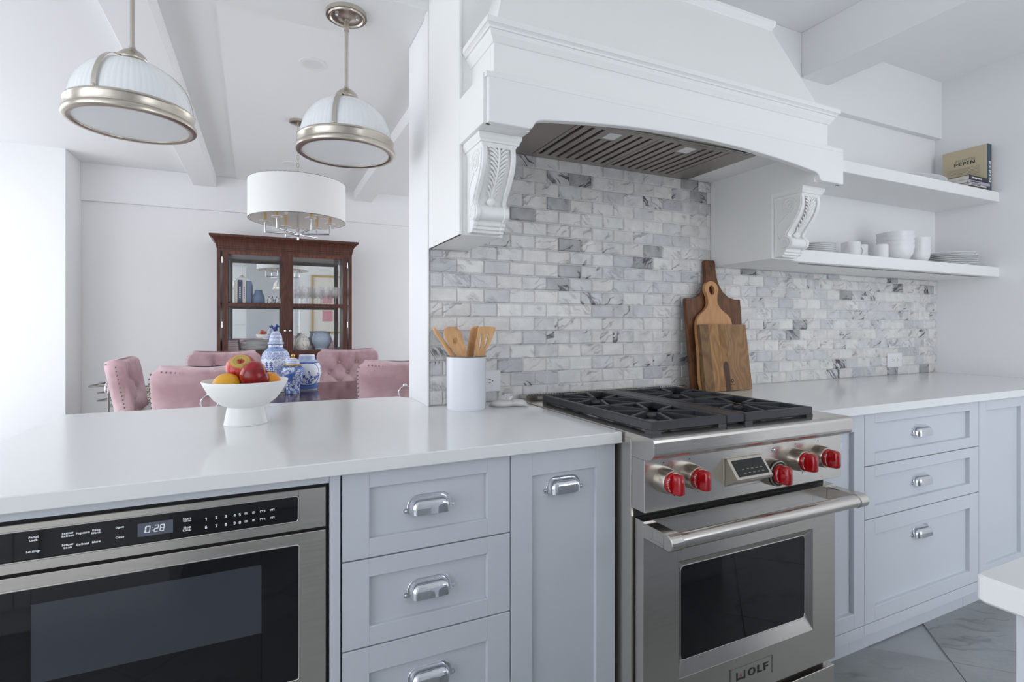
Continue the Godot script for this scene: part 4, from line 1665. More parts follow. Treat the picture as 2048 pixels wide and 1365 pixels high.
	box(st, Vector3(dx0, 0.02, 0.66), Vector3(dx1, 0.1285, 0.702), 0.001)
	obj("kick_panel", st, M.steel, o)

func knob(panel: Node3D, x: float, y: float, r: float, oven: bool):
	var st := S()
	var keep := T
	T = Transform3D(Basis(Vector3(1, 0, 0), PI / 2), Vector3(x, y, 0.7212))
	lathe(st, [Vector2(0, 0), Vector2(r + 0.0025, 0), Vector2(r + 0.0022, 0.004), Vector2(r, 0.03), Vector2(r - 0.0015, 0.0335), Vector2(r - 0.006, 0.034), Vector2(0, 0.034)], 40)
	var bz := obj("knob_bezel", st, M.nickel, panel)
	if oven:
		st = S()
		lathe(st, [Vector2(r + 0.0004, 0.022), Vector2(r + 0.0004, 0.0305)], 40)
		lathe(st, [Vector2(0.0275, 0.0343), Vector2(r - 0.003, 0.0343)], 40)
		obj("dial_band", st, M.black, bz)
	var q := 0.0265
	st = S()
	lathe(st, [Vector2(0, 0.033), Vector2(q, 0.033), Vector2(q, 0.040), Vector2(q - 0.002, 0.043), Vector2(q - 0.006, 0.044), Vector2(0, 0.044)], 36)
	T = Transform3D(Basis(), Vector3(x, y, 0.7212))
	# the grip, a broad fin with softened edges
	var rows := []
	for i in 6:
		var t := i / 5.0
		var w := lerpf(0.0115, 0.0088, t)
		var h := lerpf(0.0262, 0.0245, t)
		if i == 5:
			w -= 0.0025
			h -= 0.0025
		var ring := []
		for v in rrect(w * 2, h * 2, 0.0055, 3):
			ring.append(Vector3(v.x, v.y, 0.042 + (0.026 * t if i < 5 else 0.0275)))
		rows.append(ring)
	loft(st, rows)
	var k := obj("control_knob", st, M.red, bz)
	st = S()
	for i in 9:
		var a := PI * (0.80 + 0.055 * i)
		box_at(st, Vector3(cos(a) * 0.0238, sin(a) * 0.0238, 0.0436), a, Vector3(0.0016 if i > 2 else 0.003, 0.0022, 0.0008))
	box_at(st, Vector3(0, 0.0238, 0.0436), PI / 2, Vector3(0.0032, 0.0026, 0.0008))
	obj("knob_mark", st, M.white_ink, k)
	T = keep

func box_at(st: SurfaceTool, c: Vector3, a: float, s: Vector3):
	var keep := T
	T = T * Transform3D(Basis(Vector3(0, 0, 1), a), c)
	box(st, -s / 2, s / 2)
	T = keep

func grate(o: Node3D, x0: float, x1: float):
	var st := S()
	var y0 := 0.9205
	var y1 := 0.945
	var z0 := 0.11
	var z1 := 0.70
	var t := 0.017
	box(st, Vector3(x0, y0, z0), Vector3(x0 + t, y1, z1), 0.003)
	box(st, Vector3(x1 - t, y0, z0), Vector3(x1, y1, z1), 0.003)
	box(st, Vector3(x0 + t * 0.6, y0, z0), Vector3(x1 - t * 0.6, y1, z0 + t), 0.003)
	box(st, Vector3(x0 + t * 0.6, y0, z1 - t), Vector3(x1 - t * 0.6, y1, z1), 0.003)
	box(st, Vector3(x0 + t * 0.6, y0 + 0.004, 0.397), Vector3(x1 - t * 0.6, y1, 0.413), 0.003)
	for x in [x0, x1 - 0.03]:
		for z in [z0, z1 - 0.03]:
			box(st, Vector3(x, 0.9165, z), Vector3(x + 0.03, y0 + 0.002, z + 0.03))
	var g := obj("grate", st, M.iron, o)
	var cx := (x0 + x1) / 2
	for cz in [0.265, 0.545]:
		st = S()
		var lim := [Vector2(x0 + t * 0.7, cz), Vector2(x1 - t * 0.7, cz), Vector2(cx, (z0 + t * 0.7) if cz < 0.4 else 0.41), Vector2(cx, 0.40 if cz < 0.4 else (z1 - t * 0.7))]
		for i in 4:
			var e: Vector2 = lim[i]
			var c := Vector2(cx, cz)
			var d := (e - c).normalized()
			var n := Vector2(-d.y, d.x)
			var tip := c + d * 0.034
			for s in [-1, 1]:
				bar(st, e + n * s * 0.052, tip + n * s * 0.007, y0 + 0.004, y1 + 0.0005, 0.0095)
			bar(st, tip - n * 0.010, tip + n * 0.010, y0 + 0.004, y1 + 0.0005, 0.0095)
		obj("grate_finger", st, M.iron, g)

func bar(st: SurfaceTool, a: Vector2, b: Vector2, y0: float, y1: float, w: float):
	var keep := T
	var d := b - a
	var m := (a + b) / 2
	T = T * Transform3D(Basis(Vector3.UP, -atan2(d.y, d.x)), Vector3(m.x, 0, m.y))
	box(st, Vector3(-d.length() / 2 - w * 0.3, y0, -w / 2), Vector3(d.length() / 2 + w * 0.3, y1, w / 2), 0.0022)
	T = keep

# ------------------------------------------------------------------ things on the worktop
func pieces(outer: PackedVector2Array, holes: Array) -> Array:
	# the outline cut into upright strips through the middle of every hole, so that no strip has a hole left
	var cuts := [-100.0]
	for h in holes:
		var c := Vector2.ZERO
		for v in h:
			c += v / h.size()
		cuts.append(c.x)
	cuts.append(100.0)
	cuts.sort()
	var out := []
	for i in cuts.size() - 1:
		var strip := PackedVector2Array([Vector2(cuts[i], -100), Vector2(cuts[i + 1], -100), Vector2(cuts[i + 1], 100), Vector2(cuts[i], 100)])
		var now: Array = Geometry2D.intersect_polygons(outer, strip)
		for h in holes:
			var next: Array = []
			for p in now:
				next.append_array(Geometry2D.clip_polygons(p, h))
			now = next
		out.append_array(now)
	return out

func oval(c: Vector2, rx: float, ry: float, n := 24, turn := 0.0) -> PackedVector2Array:
	var p := PackedVector2Array()
	for i in n:
		var t := TAU * i / n
		p.append(c + Vector2(cos(t) * rx, sin(t) * ry).rotated(turn))
	return p

func soft(pts: Array, n := 6) -> PackedVector2Array:
	# a closed curve through the points
	var o := PackedVector2Array()
	var c := pts.size()
	for i in c:
		var p0: Vector2 = pts[(i - 1 + c) % c]
		var p1: Vector2 = pts[i]
		var p2: Vector2 = pts[(i + 1) % c]
		var p3: Vector2 = pts[(i + 2) % c]
		for k in n:
			o.append(p1.cubic_interpolate(p2, p0, p3, float(k) / n))
	return o

func counter_things():
	fruit_bowl()
	boards()
	# crock and utensils
	var cc := Vector3(0.098, 0.914, 0.106)
	var o := thing("utensil_crock", "tall white enamel crock full of wooden utensils", "crock", cc)
	var st := S()
	lathe(st, [Vector2(0, 0.0), Vector2(0.062, 0.0), Vector2(0.0645, 0.003), Vector2(0.065, 0.01), Vector2(0.066, 0.17), Vector2(0.0665, 0.176), Vector2(0.063, 0.176), Vector2(0.062, 0.012), Vector2(0, 0.01)], 48, cc)
	obj("body", st, M.enamel, o)
	st = S()
	torus(st, cc + Vector3(0, 0.177, 0), Vector3(1, 0, 0), Vector3(0, 0, 1), 0.0655, 0.0022, 40, 8)
	obj("rim", st, M.steel_dark, o)
	var U := func(px: float, py: float) -> Vector2: return Vector2(cc.x + (px - 931) / 560.0, 1.092 + (712 - py) / 571.0)
	var shape := func(a: Array) -> PackedVector2Array:
		var q := []
		for v in a:
			q.append(U.call(v[0], v[1]))
		return soft(q, 5)
	# [name, label, outline, hole outlines, z of the face, thickness, handle foot x]
	var A: PackedVector2Array = shape.call([[865, 658], [870, 661], [882, 677], [905, 709], [913, 722], [906, 722], [894, 706], [878, 682], [868, 668]])
	var B: PackedVector2Array = shape.call([[882, 664], [886, 659], [898, 659], [909, 666], [917, 678], [923, 694], [925, 712], [922, 724], [912, 724], [905, 708], [893, 692], [885, 677]])
	var C: PackedVector2Array = shape.call([[895, 658], [906, 656], [916, 659], [924, 669], [926, 684], [923, 700], [922, 722], [914, 722], [912, 700], [902, 684], [896, 670]])
	var D: PackedVector2Array = shape.call([[952, 658], [956, 656], [979, 656], [986, 659], [983, 670], [975, 690], [967, 702], [962, 722], [945, 722], [945, 702], [946, 688], [950, 670]])
	var E: PackedVector2Array = shape.call([[942, 662], [947, 657], [957, 655], [962, 660], [958, 680], [950, 696], [946, 722], [934, 722], [935, 700], [938, 680]])
	var H: PackedVector2Array = oval(U.call(903, 682), 0.0092, 0.0108, 18, 0.3)
	var list := [
		["spatula", "wooden spatula seen edge-on at the left rim of the white crock", A, [], cc.z + 0.012, 0.016, -0.036],
		["wooden_spoon", "broad wooden spoon with one round hole standing in the white crock", B, [H], cc.z + 0.030, 0.006, -0.012],
		["wooden_spoon", "wooden spoon with a solid bowl, behind the one with a hole", C, [], cc.z - 0.012, 0.006, -0.014],
		["slotted_turner", "wooden turner with two long slots leaning right in the white crock", D, [shape.call([[956, 672], [959, 672], [956, 695], [953, 695]]), shape.call([[969, 671], [972, 671], [966, 694], [963, 694]])], cc.z + 0.016, 0.006, 0.028],
		["spatula", "wooden spatula standing directly behind the slotted turner", E, [], cc.z - 0.012, 0.006, 0.012],
	]
	for u in list:
		var poly: PackedVector2Array = u[2]
		O = Vector3(cc.x, 0.93, cc.z)
		st = S()
		for q in (pieces(poly, u[3]) if u[3].size() else [poly]):
			extr(st, q, u[4] - u[5] / 2, u[4] + u[5] / 2, 0.0 if u[3].size() else 0.0012)
		# the handle runs on down inside the crock
		var mid := Vector2.ZERO
		var cnt := 0
		for v in u[2]:
			if v.y < U.call(0, 716).y:
				mid += v
				cnt += 1
		mid /= maxf(cnt, 1)
		cyl(st, Vector3(mid.x, mid.y + 0.006, u[4]), Vector3(cc.x + u[6], 0.932, u[4] * 0.8 + cc.z * 0.2), 0.0048, -1, 10)
		single(u[0], st, M.spoon, u[1], "utensil", "")
	# marble rest and the glass ball on it
	O = Vector3(0.25, 0.914, 0.125)
	st = S()
	var rows := []
	for i in 25:
		var t := i / 24.0
		var c := Vector3(lerpf(0.188, 0.306, t), 0, lerpf(0.088, 0.158, t) + 0.012 * sin(t * PI * 2.0))
		var e := sqrt(maxf(0.0, 1.0 - pow(2.0 * t - 1.0, 4.0)))
		var w := (0.021 - 0.006 * sin(t * PI) + 0.004 * t) * e + 0.0006
		var hh := (0.0135 - 0.004 * sin(t * PI) + 0.002 * t) * e + 0.0006
		var ring := []
		var ax := Vector3(-0.5, 0, 0.86)
		for k in 16:
			var a := TAU * k / 16.0
			ring.append(c + ax * cos(a) * w + Vector3(0, 0.9145 + hh + sin(a) * hh, 0))
		rows.append(ring)
	loft(st, rows)
	single("spoon_rest", st, M.marble_white, "white marble spoon rest shaped like a wave, beside the cooker", "spoon rest")
	O = Vector3(0.244, 0.935, 0.118)
	st = S()
	ball(st, Vector3(0.244, 0.9545, 0.118), Vector3(0.0215, 0.0215, 0.0215), 32, 20)
	single("glass_ball", st, M.solid_glass, "clear glass ball resting on the white marble spoon rest", "ornament")

func fruit_bowl():
	var c := Vector3(-0.563, 0.914, 0.083)
	O = c
	var st := S()
	lathe(st, [Vector2(0, 0.004), Vector2(0.05, 0.004), Vector2(0.0555, 0.0), Vector2(0.057, 0.001), Vector2(0.0555, 0.006), Vector2(0.0485, 0.046), Vector2(0.048, 0.05), Vector2(0.062, 0.056), Vector2(0.08, 0.070), Vector2(0.0965, 0.091), Vector2(0.1075, 0.112), Vector2(0.112, 0.1225), Vector2(0.1115, 0.1245), Vector2(0.1095, 0.1235), Vector2(0.103, 0.109), Vector2(0.091, 0.088), Vector2(0.075, 0.071), Vector2(0.05, 0.061), Vector2(0, 0.058)], 64, c)
	single("fruit_bowl", st, M.matte_white, "white footed fruit bowl on the peninsula worktop", "bowl")
	apple(c + Vector3(-0.012, 0.156, -0.018), 0.0405, Vector3(0.75, 0.0, 0.05), M.apple, "speckled red apple on top of the fruit bowl, its stalk end facing out")
	apple(c + Vector3(0.022, 0.137, 0.034), 0.0420, Vector3(0.25, 0.0, -1.15), M.apple2, "dark red apple lying on its side at the front of the fruit bowl")
	O = c + Vector3(-0.05, 0.07, 0.03)
	st = S()
	ball(st, c + Vector3(-0.046, 0.112, 0.03), Vector3(0.037, 0.0355, 0.037), 32, 20)
	single("orange", st, M.lemon, "yellow-orange citrus fruit at the left of the fruit bowl", "fruit")
	O = c + Vector3(0.055, 0.07, 0.0)
	st = S()
	ball(st, c + Vector3(0.058, 0.112, 0.004), Vector3(0.035, 0.034, 0.035), 32, 20)
	single("orange", st, M.orange, "bright orange behind the dark apple, at the right of the fruit bowl", "fruit")

func apple(at: Vector3, r: float, turn: Vector3, m: Material, label: String):
	var o := thing("apple", label, "fruit", at)
	var st := S()
	var prof := []
	for i in 25:
		var t := PI * i / 24.0
		var rr := r * (sin(t) * (1.0 + 0.12 * cos(PI - t)))
		var y := -cos(t) * r * 0.93
		y -= r * 0.30 * exp(-pow(rr / (r * 0.30), 2.0)) * (1.0 if t > PI / 2 else -0.6)
		prof.append(Vector2(maxf(rr, 0.0), y))
	prof[0].x = 0.0
	prof[24].x = 0.0
	T = Transform3D(Basis.from_euler(turn), at)
	lathe(st, prof, 36)
	obj("flesh", st, m, o)
	st = S()
	tube(st, [Vector3(0, r * 0.60, 0), Vector3(0.001, r * 0.8, 0.001), Vector3(0.003, r * 1.0, 0.002)], 0.0013, 6)
	obj("stalk", st, M.stalk, o)
	T = Transform3D()

func boards():
	# walnut board, leaning on the tiles
	O = Vector3(1.28, 0.914, 0.08)
	var st := S()
	T = Transform3D(Basis(Vector3(1, 0, 0), -0.108), Vector3(1.28, 0.9145, 0.066))
	var p := PackedVector2Array([Vector2(-0.158, 0.0), Vector2(0.155, 0.0), Vector2(0.163, 0.395), Vector2(0.158, 0.397), Vector2(0.125, 0.397), Vector2(0.09, 0.407), Vector2(0.06, 0.43), Vector2(0.038, 0.465), Vector2(0.028, 0.505), Vector2(0.0255, 0.565), Vector2(0.022, 0.5705), Vector2(-0.026, 0.5705), Vector2(-0.029, 0.565), Vector2(-0.031, 0.515), Vector2(-0.037, 0.468), Vector2(-0.056, 0.428), Vector2(-0.088, 0.405), Vector2(-0.125, 0.397), Vector2(-0.155, 0.399), Vector2(-0.158, 0.395)])
	for w in pieces(p, [oval(Vector2(0.0, 0.545), 0.004, 0.004, 10)]):
		extr(st, w, 0.0, 0.019)
	single("chopping_board", st, M.walnut, "tall dark walnut chopping board with a long handle, rearmost of the three leaning boards", "board")
	O = Vector3(1.25, 0.914, 0.1)
	st = S()
	T = Transform3D(Basis(Vector3(1, 0, 0), -0.115), Vector3(1.252, 0.9195, 0.094))
	var q := soft([Vector2(-0.105, 0.0), Vector2(-0.02, 0.0), Vector2(0.095, 0.0), Vector2(0.103, 0.02), Vector2(0.1035, 0.15), Vector2(0.1035, 0.268), Vector2(0.09, 0.312), Vector2(0.05, 0.342), Vector2(0.028, 0.37), Vector2(0.03, 0.405), Vector2(0.0385, 0.432), Vector2(0.03, 0.458), Vector2(0.0, 0.470), Vector2(-0.03, 0.458), Vector2(-0.0385, 0.432), Vector2(-0.03, 0.405), Vector2(-0.028, 0.37), Vector2(-0.05, 0.342), Vector2(-0.09, 0.312), Vector2(-0.1035, 0.268), Vector2(-0.105, 0.15)], 4)
	for w in pieces(q, [oval(Vector2(0.0, 0.43), 0.0165, 0.021, 20)]):
		extr(st, w, 0.0, 0.016)
	single("chopping_board", st, M.beech, "pale wooden paddle board with a round holed handle, between two other boards", "board")
	# front board: four glued strips, one with a dark heartwood figure
	var at := Vector3(1.272, 0.9145, 0.124)
	var o := thing("chopping_board", "rectangular striped acacia board with a dark knot, frontmost of the leaning boards", "board", at)
	T = Transform3D(Basis(Vector3(0, 1, 0), 0.0) * Basis(Vector3(1, 0, 0), -0.13), at)
	var xs := [-0.136, -0.086, -0.020, 0.012, 0.134]
	var sl := [0.0, 0.002, 0.012, 0.010, 0.0]
	for i in 4:
		st = S()
		extr(st, PackedVector2Array([Vector2(xs[i] + 0.0004 * float(i > 0), 0.0), Vector2(xs[i + 1], 0.0), Vector2(xs[i + 1] - sl[i + 1] * 0.9, 0.2835), Vector2(xs[i] - sl[i] * 0.9 + 0.0004 * float(i > 0), 0.2835)]), 0.0, 0.018, 0.0006)
		obj("wood_strip", st, M.acacia[i], o)
	st = S()
	extr(st, soft([Vector2(-0.019, 0.0006), Vector2(-0.02, 0.06), Vector2(-0.024, 0.10), Vector2(-0.012, 0.124), Vector2(0.003, 0.118), Vector2(0.008, 0.09), Vector2(0.0075, 0.04), Vector2(0.006, 0.0006)], 6), 0.0172, 0.0186)
	obj("heartwood", st, M.heartwood, o)
	st = S()
	extr(st, oval(Vector2(0.020, 0.041), 0.0075, 0.009, 24), 0.018, 0.0187)
	for i in 2:
		box(st, Vector3(0.008 + i * 0.014, 0.0245, 0.018), Vector3(0.018 + i * 0.015, 0.0268, 0.0186))
	obj("brand_mark", st, M.ink, o)
	st = S()
	box(st, Vector3(0.0165, 0.0385, 0.0187), Vector3(0.0185, 0.0465, 0.019))
	box(st, Vector3(0.0185, 0.0405, 0.0187), Vector3(0.0235, 0.0425, 0.019))
	box(st, Vector3(0.0225, 0.036, 0.0187), Vector3(0.0245, 0.0405, 0.019))
	obj("brand_symbol", st, M.acacia[1], o)
	T = Transform3D()

# ------------------------------------------------------------------ things on the shelves
const NTH := ["lowest", "second from the bottom", "third from the bottom", "fourth from the bottom", "fifth from the bottom", "sixth from the bottom", "seventh from the bottom", "eighth from the bottom"]

func plate_shape(r: float, at: Vector3, hgt: float) -> SurfaceTool:
	O = at
	var st := S()
	lathe(st, [Vector2(0, 0.002), Vector2(r * 0.56, 0.0), Vector2(r * 0.58, 0.0015), Vector2(r * 0.66, 0.004), Vector2(r * 0.98, hgt - 0.002), Vector2(r, hgt), Vector2(r * 0.985, hgt + 0.0018), Vector2(r * 0.7, 0.0075), Vector2(r * 0.62, 0.0055), Vector2(0, 0.005)], 48, at)
	return st

func bowl_shape(r: float, h: float, at: Vector3) -> SurfaceTool:
	O = at
	var st := S()
	lathe(st, [Vector2(0, 0.003), Vector2(r * 0.42, 0.003), Vector2(r * 0.45, 0.0), Vector2(r * 0.48, 0.0), Vector2(r * 0.50, 0.005), Vector2(r * 0.72, h * 0.22), Vector2(r * 0.89, h * 0.5), Vector2(r * 0.955, h * 0.8), Vector2(r * 0.975, h * 0.93), Vector2(r, h), Vector2(r * 0.975, h), Vector2(r * 0.94, h * 0.8), Vector2(r * 0.85, h * 0.52), Vector2(r * 0.66, h * 0.26), Vector2(r * 0.4, h * 0.12), Vector2(0, h * 0.1)], 48, at)
	return st

func mug(at: Vector3, r: float, h: float, turn: float, label: String):
	var o := thing("mug", label, "mug", at, "white mugs on the lower shelf")
	var st := S()
	lathe(st, [Vector2(0, 0.002), Vector2(r * 0.9, 0.0), Vector2(r * 0.98, 0.004), Vector2(r, 0.012), Vector2(r, h - 0.002), Vector2(r - 0.0015, h), Vector2(r - 0.004, h - 0.002), Vector2(r - 0.004, 0.008), Vector2(0, 0.006)], 36, at)
	obj("cup", st, M.porcelain, o)
	st = S()
	var d := Vector3(cos(turn), 0, sin(turn))
	var pts := []
	for i in 13:
		var a := PI * 0.5 - PI * i / 12.0
		pts.append(at + d * (r - 0.003 + cos(a) * 0.026) + Vector3(0, h * 0.52 + sin(a) * h * 0.30, 0))
	tube(st, pts, 0.0048, 8)
	obj("handle", st, M.porcelain, o)

func shelf_things():
	var y := 1.5135
	for i in 6:
		single("side_plate", plate_shape(0.088, Vector3(1.80, y + i * 0.0088, 0.15), 0.012), M.porcelain, "small white plate, %s in the stack beside the hood's right corbel" % NTH[i], "plate", "small plates on the lower shelf")
	mug(Vector3(2.062, y, 0.155), 0.041, 0.083, 0.35, "white mug with its handle to the right, leftmost of the mugs on the lower shelf")
	mug(Vector3(2.185, y, 0.12), 0.037, 0.083, -0.6, "white mug just behind the handle of the leftmost mug")
	mug(Vector3(2.235, y, 0.19), 0.034, 0.078, -0.9, "white mug directly in front of the stack of large white bowls")
	for i in 4:
		single("bowl", bowl_shape(0.083, 0.088, Vector3(2.432, y + i * 0.0225, 0.15)), M.porcelain, "large white bowl, %s in the stack beside the mugs" % NTH[i], "bowl", "large bowls on the lower shelf")
	for i in 4:
		single("bowl", bowl_shape(0.06, 0.078, Vector3(2.628, y + i * 0.0215, 0.15)), M.porcelain, "small white bowl, %s in the stack between large bowls and dinner plates" % NTH[i], "bowl", "small bowls on the lower shelf")
	for i in 6:
		single("dinner_plate", plate_shape(0.122, Vector3(2.935 - (0.02 if i == 5 else 0.0), y + i * 0.0115, 0.155), 0.017), M.porcelain, "white dinner plate, %s in the stack near the right-hand wall" % NTH[i], "plate", "dinner plates on the lower shelf")
	y = 1.9255
	for i in 3:
		var at := Vector3(2.56, y + i * 0.0075, 0.165)
		O = at
		var st := S()
		T = Transform3D(Basis.from_scale(Vector3(1.5, 1, 0.85)), Vector3.ZERO)
		T.origin = at - T.basis * at
		var keepo := at
		st = plate_shape(0.14, keepo, 0.012)
		T = Transform3D()
		single("platter", st, M.porcelain, "oval white platter, %s of the three on the upper shelf" % ["lowest", "middle", "topmost"][i], "platter", "platters on the upper shelf")
	# the cookbook standing against the wall
	var o := thing("cookbook", "large cream cookbook with a slate spine standing against the side wall", "book", Vector3(3.09, y, 0.16))
	var st := S()
	box(st, Vector3(3.074, y, 0.052), Vector3(3.078, y + 0.268, 0.262), 0.0006)
	box(st, Vector3(3.108, y, 0.052), Vector3(3.112, y + 0.268, 0.262), 0.0006)
	obj("cover", st, M.cover, o)
	st = S()
	box(st, Vector3(3.077, y + 0.003, 0.058), Vector3(3.109, y + 0.265, 0.258))
	obj("pages", st, M.paper, o)
	st = S()
	box(st, Vector3(3.075, y, 0.259), Vector3(3.112, y + 0.268, 0.2655), 0.001)
	var sp := obj("spine", st, M.spine, o)
	var face := Basis(Vector3(0, 0, 1), Vector3(0, 1, 0), Vector3(-1, 0, 0))
	text("title", "ESSENTIAL", 0.0135, Vector3(3.0738, y + 0.206, 0.163), M.text_grey, o, face, 0.0006)
	text("title", "PEPIN", 0.0185, Vector3(3.0738, y + 0.186, 0.158), M.ink, o, face * Basis.from_scale(Vector3(1.35, 1, 1)), 0.0008)
	text("spine_title", "PEPIN", 0.020, Vector3(3.0935, y + 0.115, 0.2657), M.white_ink, sp, Basis(Vector3(0, 0, 1), -PI / 2) * Basis.from_scale(Vector3(1.5, 1, 1)), 0.0008)
	st = S()
	for i in 13:
		var w := 0.082 if i % 5 != 4 else 0.05
		box(st, Vector3(3.0736, y + 0.158 - i * 0.008, 0.157 - w), Vector3(3.0741, y + 0.160 - i * 0.008, 0.157 + 0.072))
	obj("blurb", st, M.text_grey, o)
	# the pile in front of it
	var yy := y
	var pile := [[2.85, 3.04, 0.012, "jacket_brown", "thin brown book, bottom of the small pile before the standing cookbook", ""], [2.852, 3.028, 0.012, "jacket_white", "thin white book, second from the bottom of the small pile", "small print"], [2.838, 3.066, 0.018, "jacket_lilac", "lilac-grey book, just under the dark book on the pile", "words"], [2.857, 3.045, 0.025, "jacket_black", "dark blue-black book on top of the small pile by the cookbook", "words"]]
	for b in pile:
		var z1 := 0.278
		o = thing("book", b[4], "book", Vector3((b[0] + b[1]) / 2, yy, 0.21))
		var hh: float = b[2]
		st = S()
		box(st, Vector3(b[0], yy, 0.142), Vector3(b[1], yy + 0.0018, z1), 0.0005)
		box(st, Vector3(b[0], yy + hh - 0.0018, 0.142), Vector3(b[1], yy + hh - 0.0002, z1), 0.0005)
		box(st, Vector3(b[0], yy, z1 - 0.002), Vector3(b[1], yy + hh - 0.0002, z1), 0.0005)
		obj("cover", st, M[b[3]], o)
		st = S()
		box(st, Vector3(b[0] + 0.002, yy + 0.0016, 0.145), Vector3(b[1] - 0.002, yy + hh - 0.0016, z1 - 0.0018))
		obj("pages", st, M.paper, o)
		if b[5] != "":
			st = S()
			var x: float = b[0] + 0.024
			for k in 9:
				var w := rng.randf_range(0.005, 0.011)
				box(st, Vector3(x, yy + hh * 0.38, z1), Vector3(x + w, yy + hh * 0.66, z1 + 0.0004))
				x += w + 0.0025
			obj("spine_print", st, M.ink if b[3] != "jacket_black" else M.white_ink, o)
		yy += hh

# ------------------------------------------------------------------ lamps
func pendant(x: float, z: float, label: String):
	var at := Vector3(x, 1.79, z)
	var o := thing("pendant_lamp", label, "pendant lamp", at, "ribbed glass pendants over the peninsula")
	var st := S()
	var top := 2.285
	var a0 := Vector3(x, 0, z)
	lathe(st, [Vector2(0.0, top - 0.022), Vector2(0.012, top - 0.024), Vector2(0.02, top - 0.020), Vector2(0.038, top - 0.013), Vector2(0.052, top - 0.014), Vector2(0.056, top - 0.019), Vector2(0.060, top - 0.019), Vector2(0.062, top - 0.014), Vector2(0.069, top - 0.014), Vector2(0.069, top), Vector2(0, top)], 40, a0)
	var can := obj("ceiling_canopy", st, M.nickel, o)
	st = S()
	for s in [-1, 1]:
		ball(st, Vector3(x + s * 0.034, top - 0.018, z + 0.012), Vector3(0.005, 0.006, 0.005), 10, 6)
	obj("screw", st, M.chrome, can)
	st = S()
	cyl(st, Vector3(x, 2.02, z), Vector3(x, top - 0.02, z), 0.0062, -1, 16)
	cyl(st, Vector3(x, top - 0.062, z), Vector3(x, top - 0.03, z), 0.0085, -1, 16)
	cyl(st, Vector3(x, top - 0.034, z), Vector3(x, top - 0.02, z), 0.005, 0.007, 16)
	obj("stem", st, M.nickel, o)
	st = S()
	lathe(st, [Vector2(0.0, 1.966), Vector2(0.046, 1.966), Vector2(0.0475, 1.969), Vector2(0.0475, 1.978), Vector2(0.0425, 1.982), Vector2(0.0405, 1.986), Vector2(0.0415, 1.989), Vector2(0.036, 2.000), Vector2(0.025, 2.012), Vector2(0.013, 2.020), Vector2(0.0085, 2.024), Vector2(0.0085, 2.03), Vector2(0.0, 2.03)], 40, a0)
	obj("cap", st, M.nickel, o)
	# ribbed glass dome
	st = S()
	var prof := []
	for i in 15:
		var t := PI / 2 * i / 14.0
		prof.append(Vector2(0.152 * cos(t * 0.84), 1.834 + 0.143 * sin(t) ))
	for i in 15:
		prof[i].x = lerpf(0.152, 0.042, 1.0 - cos(PI / 2 * i / 14.0)) 
		prof[i].y = 1.834 + 0.139 * sin(PI / 2 * i / 14.0)
	lathe(st, prof, 192, a0, 64, 0.008)
	obj("ribbed_dome", st, M.ribbed, o)
	# the metal band and rim
	st = S()
	lathe(st, [Vector2(0.150, 1.842), Vector2(0.156, 1.843), Vector2(0.1605, 1.8405), Vector2(0.162, 1.836), Vector2(0.1605, 1.8335), Vector2(0.1595, 1.832), Vector2(0.1595, 1.811), Vector2(0.1625, 1.809), Vector2(0.1665, 1.805), Vector2(0.1675, 1.800), Vector2(0.166, 1.794), Vector2(0.161, 1.7905), Vector2(0.148, 1.7905), Vector2(0.144, 1.7925), Vector2(0.143, 1.798), Vector2(0.150, 1.842)], 72, a0)
	obj("band", st, M.nickel, o)
	st = S()
	lathe(st, [Vector2(0.0, 1.7925), Vector2(0.08, 1.793), Vector2(0.1445, 1.796), Vector2(0.1445, 1.799), Vector2(0.0, 1.797)], 56, a0)
	obj("diffuser", st, M.opal, o)
	for k in 3:
		var a := deg_to_rad(112.0 + 120.0 * k)
		var d := Vector3(cos(a), 0, sin(a))
		var side := Vector3(-d.z, 0, d.x)
		st = S()
		var g := group()
		for i in 14:
			var p := []
			for q in [i, i + 1]:
				var f: float = PI / 2 * q / 14.0
				var r := lerpf(0.155, 0.046, 1.0 - cos(f)) + 0.003
				var y := 1.842 + 0.136 * sin(f)
				p.append(a0 + d * r + Vector3(0, y, 0))
			quad(st, p[0] - side * 0.0065, p[0] + side * 0.0065, p[1] + side * 0.0065, p[1] - side * 0.0065, g)
			quad(st, p[0] + side * 0.0065 - d * 0.002, p[0] - side * 0.0065 - d * 0.002, p[1] - side * 0.0065 - d * 0.002, p[1] + side * 0.0065 - d * 0.002, g)
			quad(st, p[0] + side * 0.0065, p[0] + side * 0.0065 - d * 0.002, p[1] + side * 0.0065 - d * 0.002, p[1] + side * 0.0065)
			quad(st, p[0] - side * 0.0065 - d * 0.002, p[0] - side * 0.0065, p[1] - side * 0.0065, p[1] - side * 0.0065 - d * 0.002)
		ball(st, a0 + d * 0.158 + Vector3(0, 1.845, 0), Vector3(0.005, 0.005, 0.005), 10, 6)
		ball(st, a0 + d * 0.0495 + Vector3(0, 1.974, 0), Vector3(0.005, 0.004, 0.005), 10, 6)
		obj("strap", st, M.nickel, o)

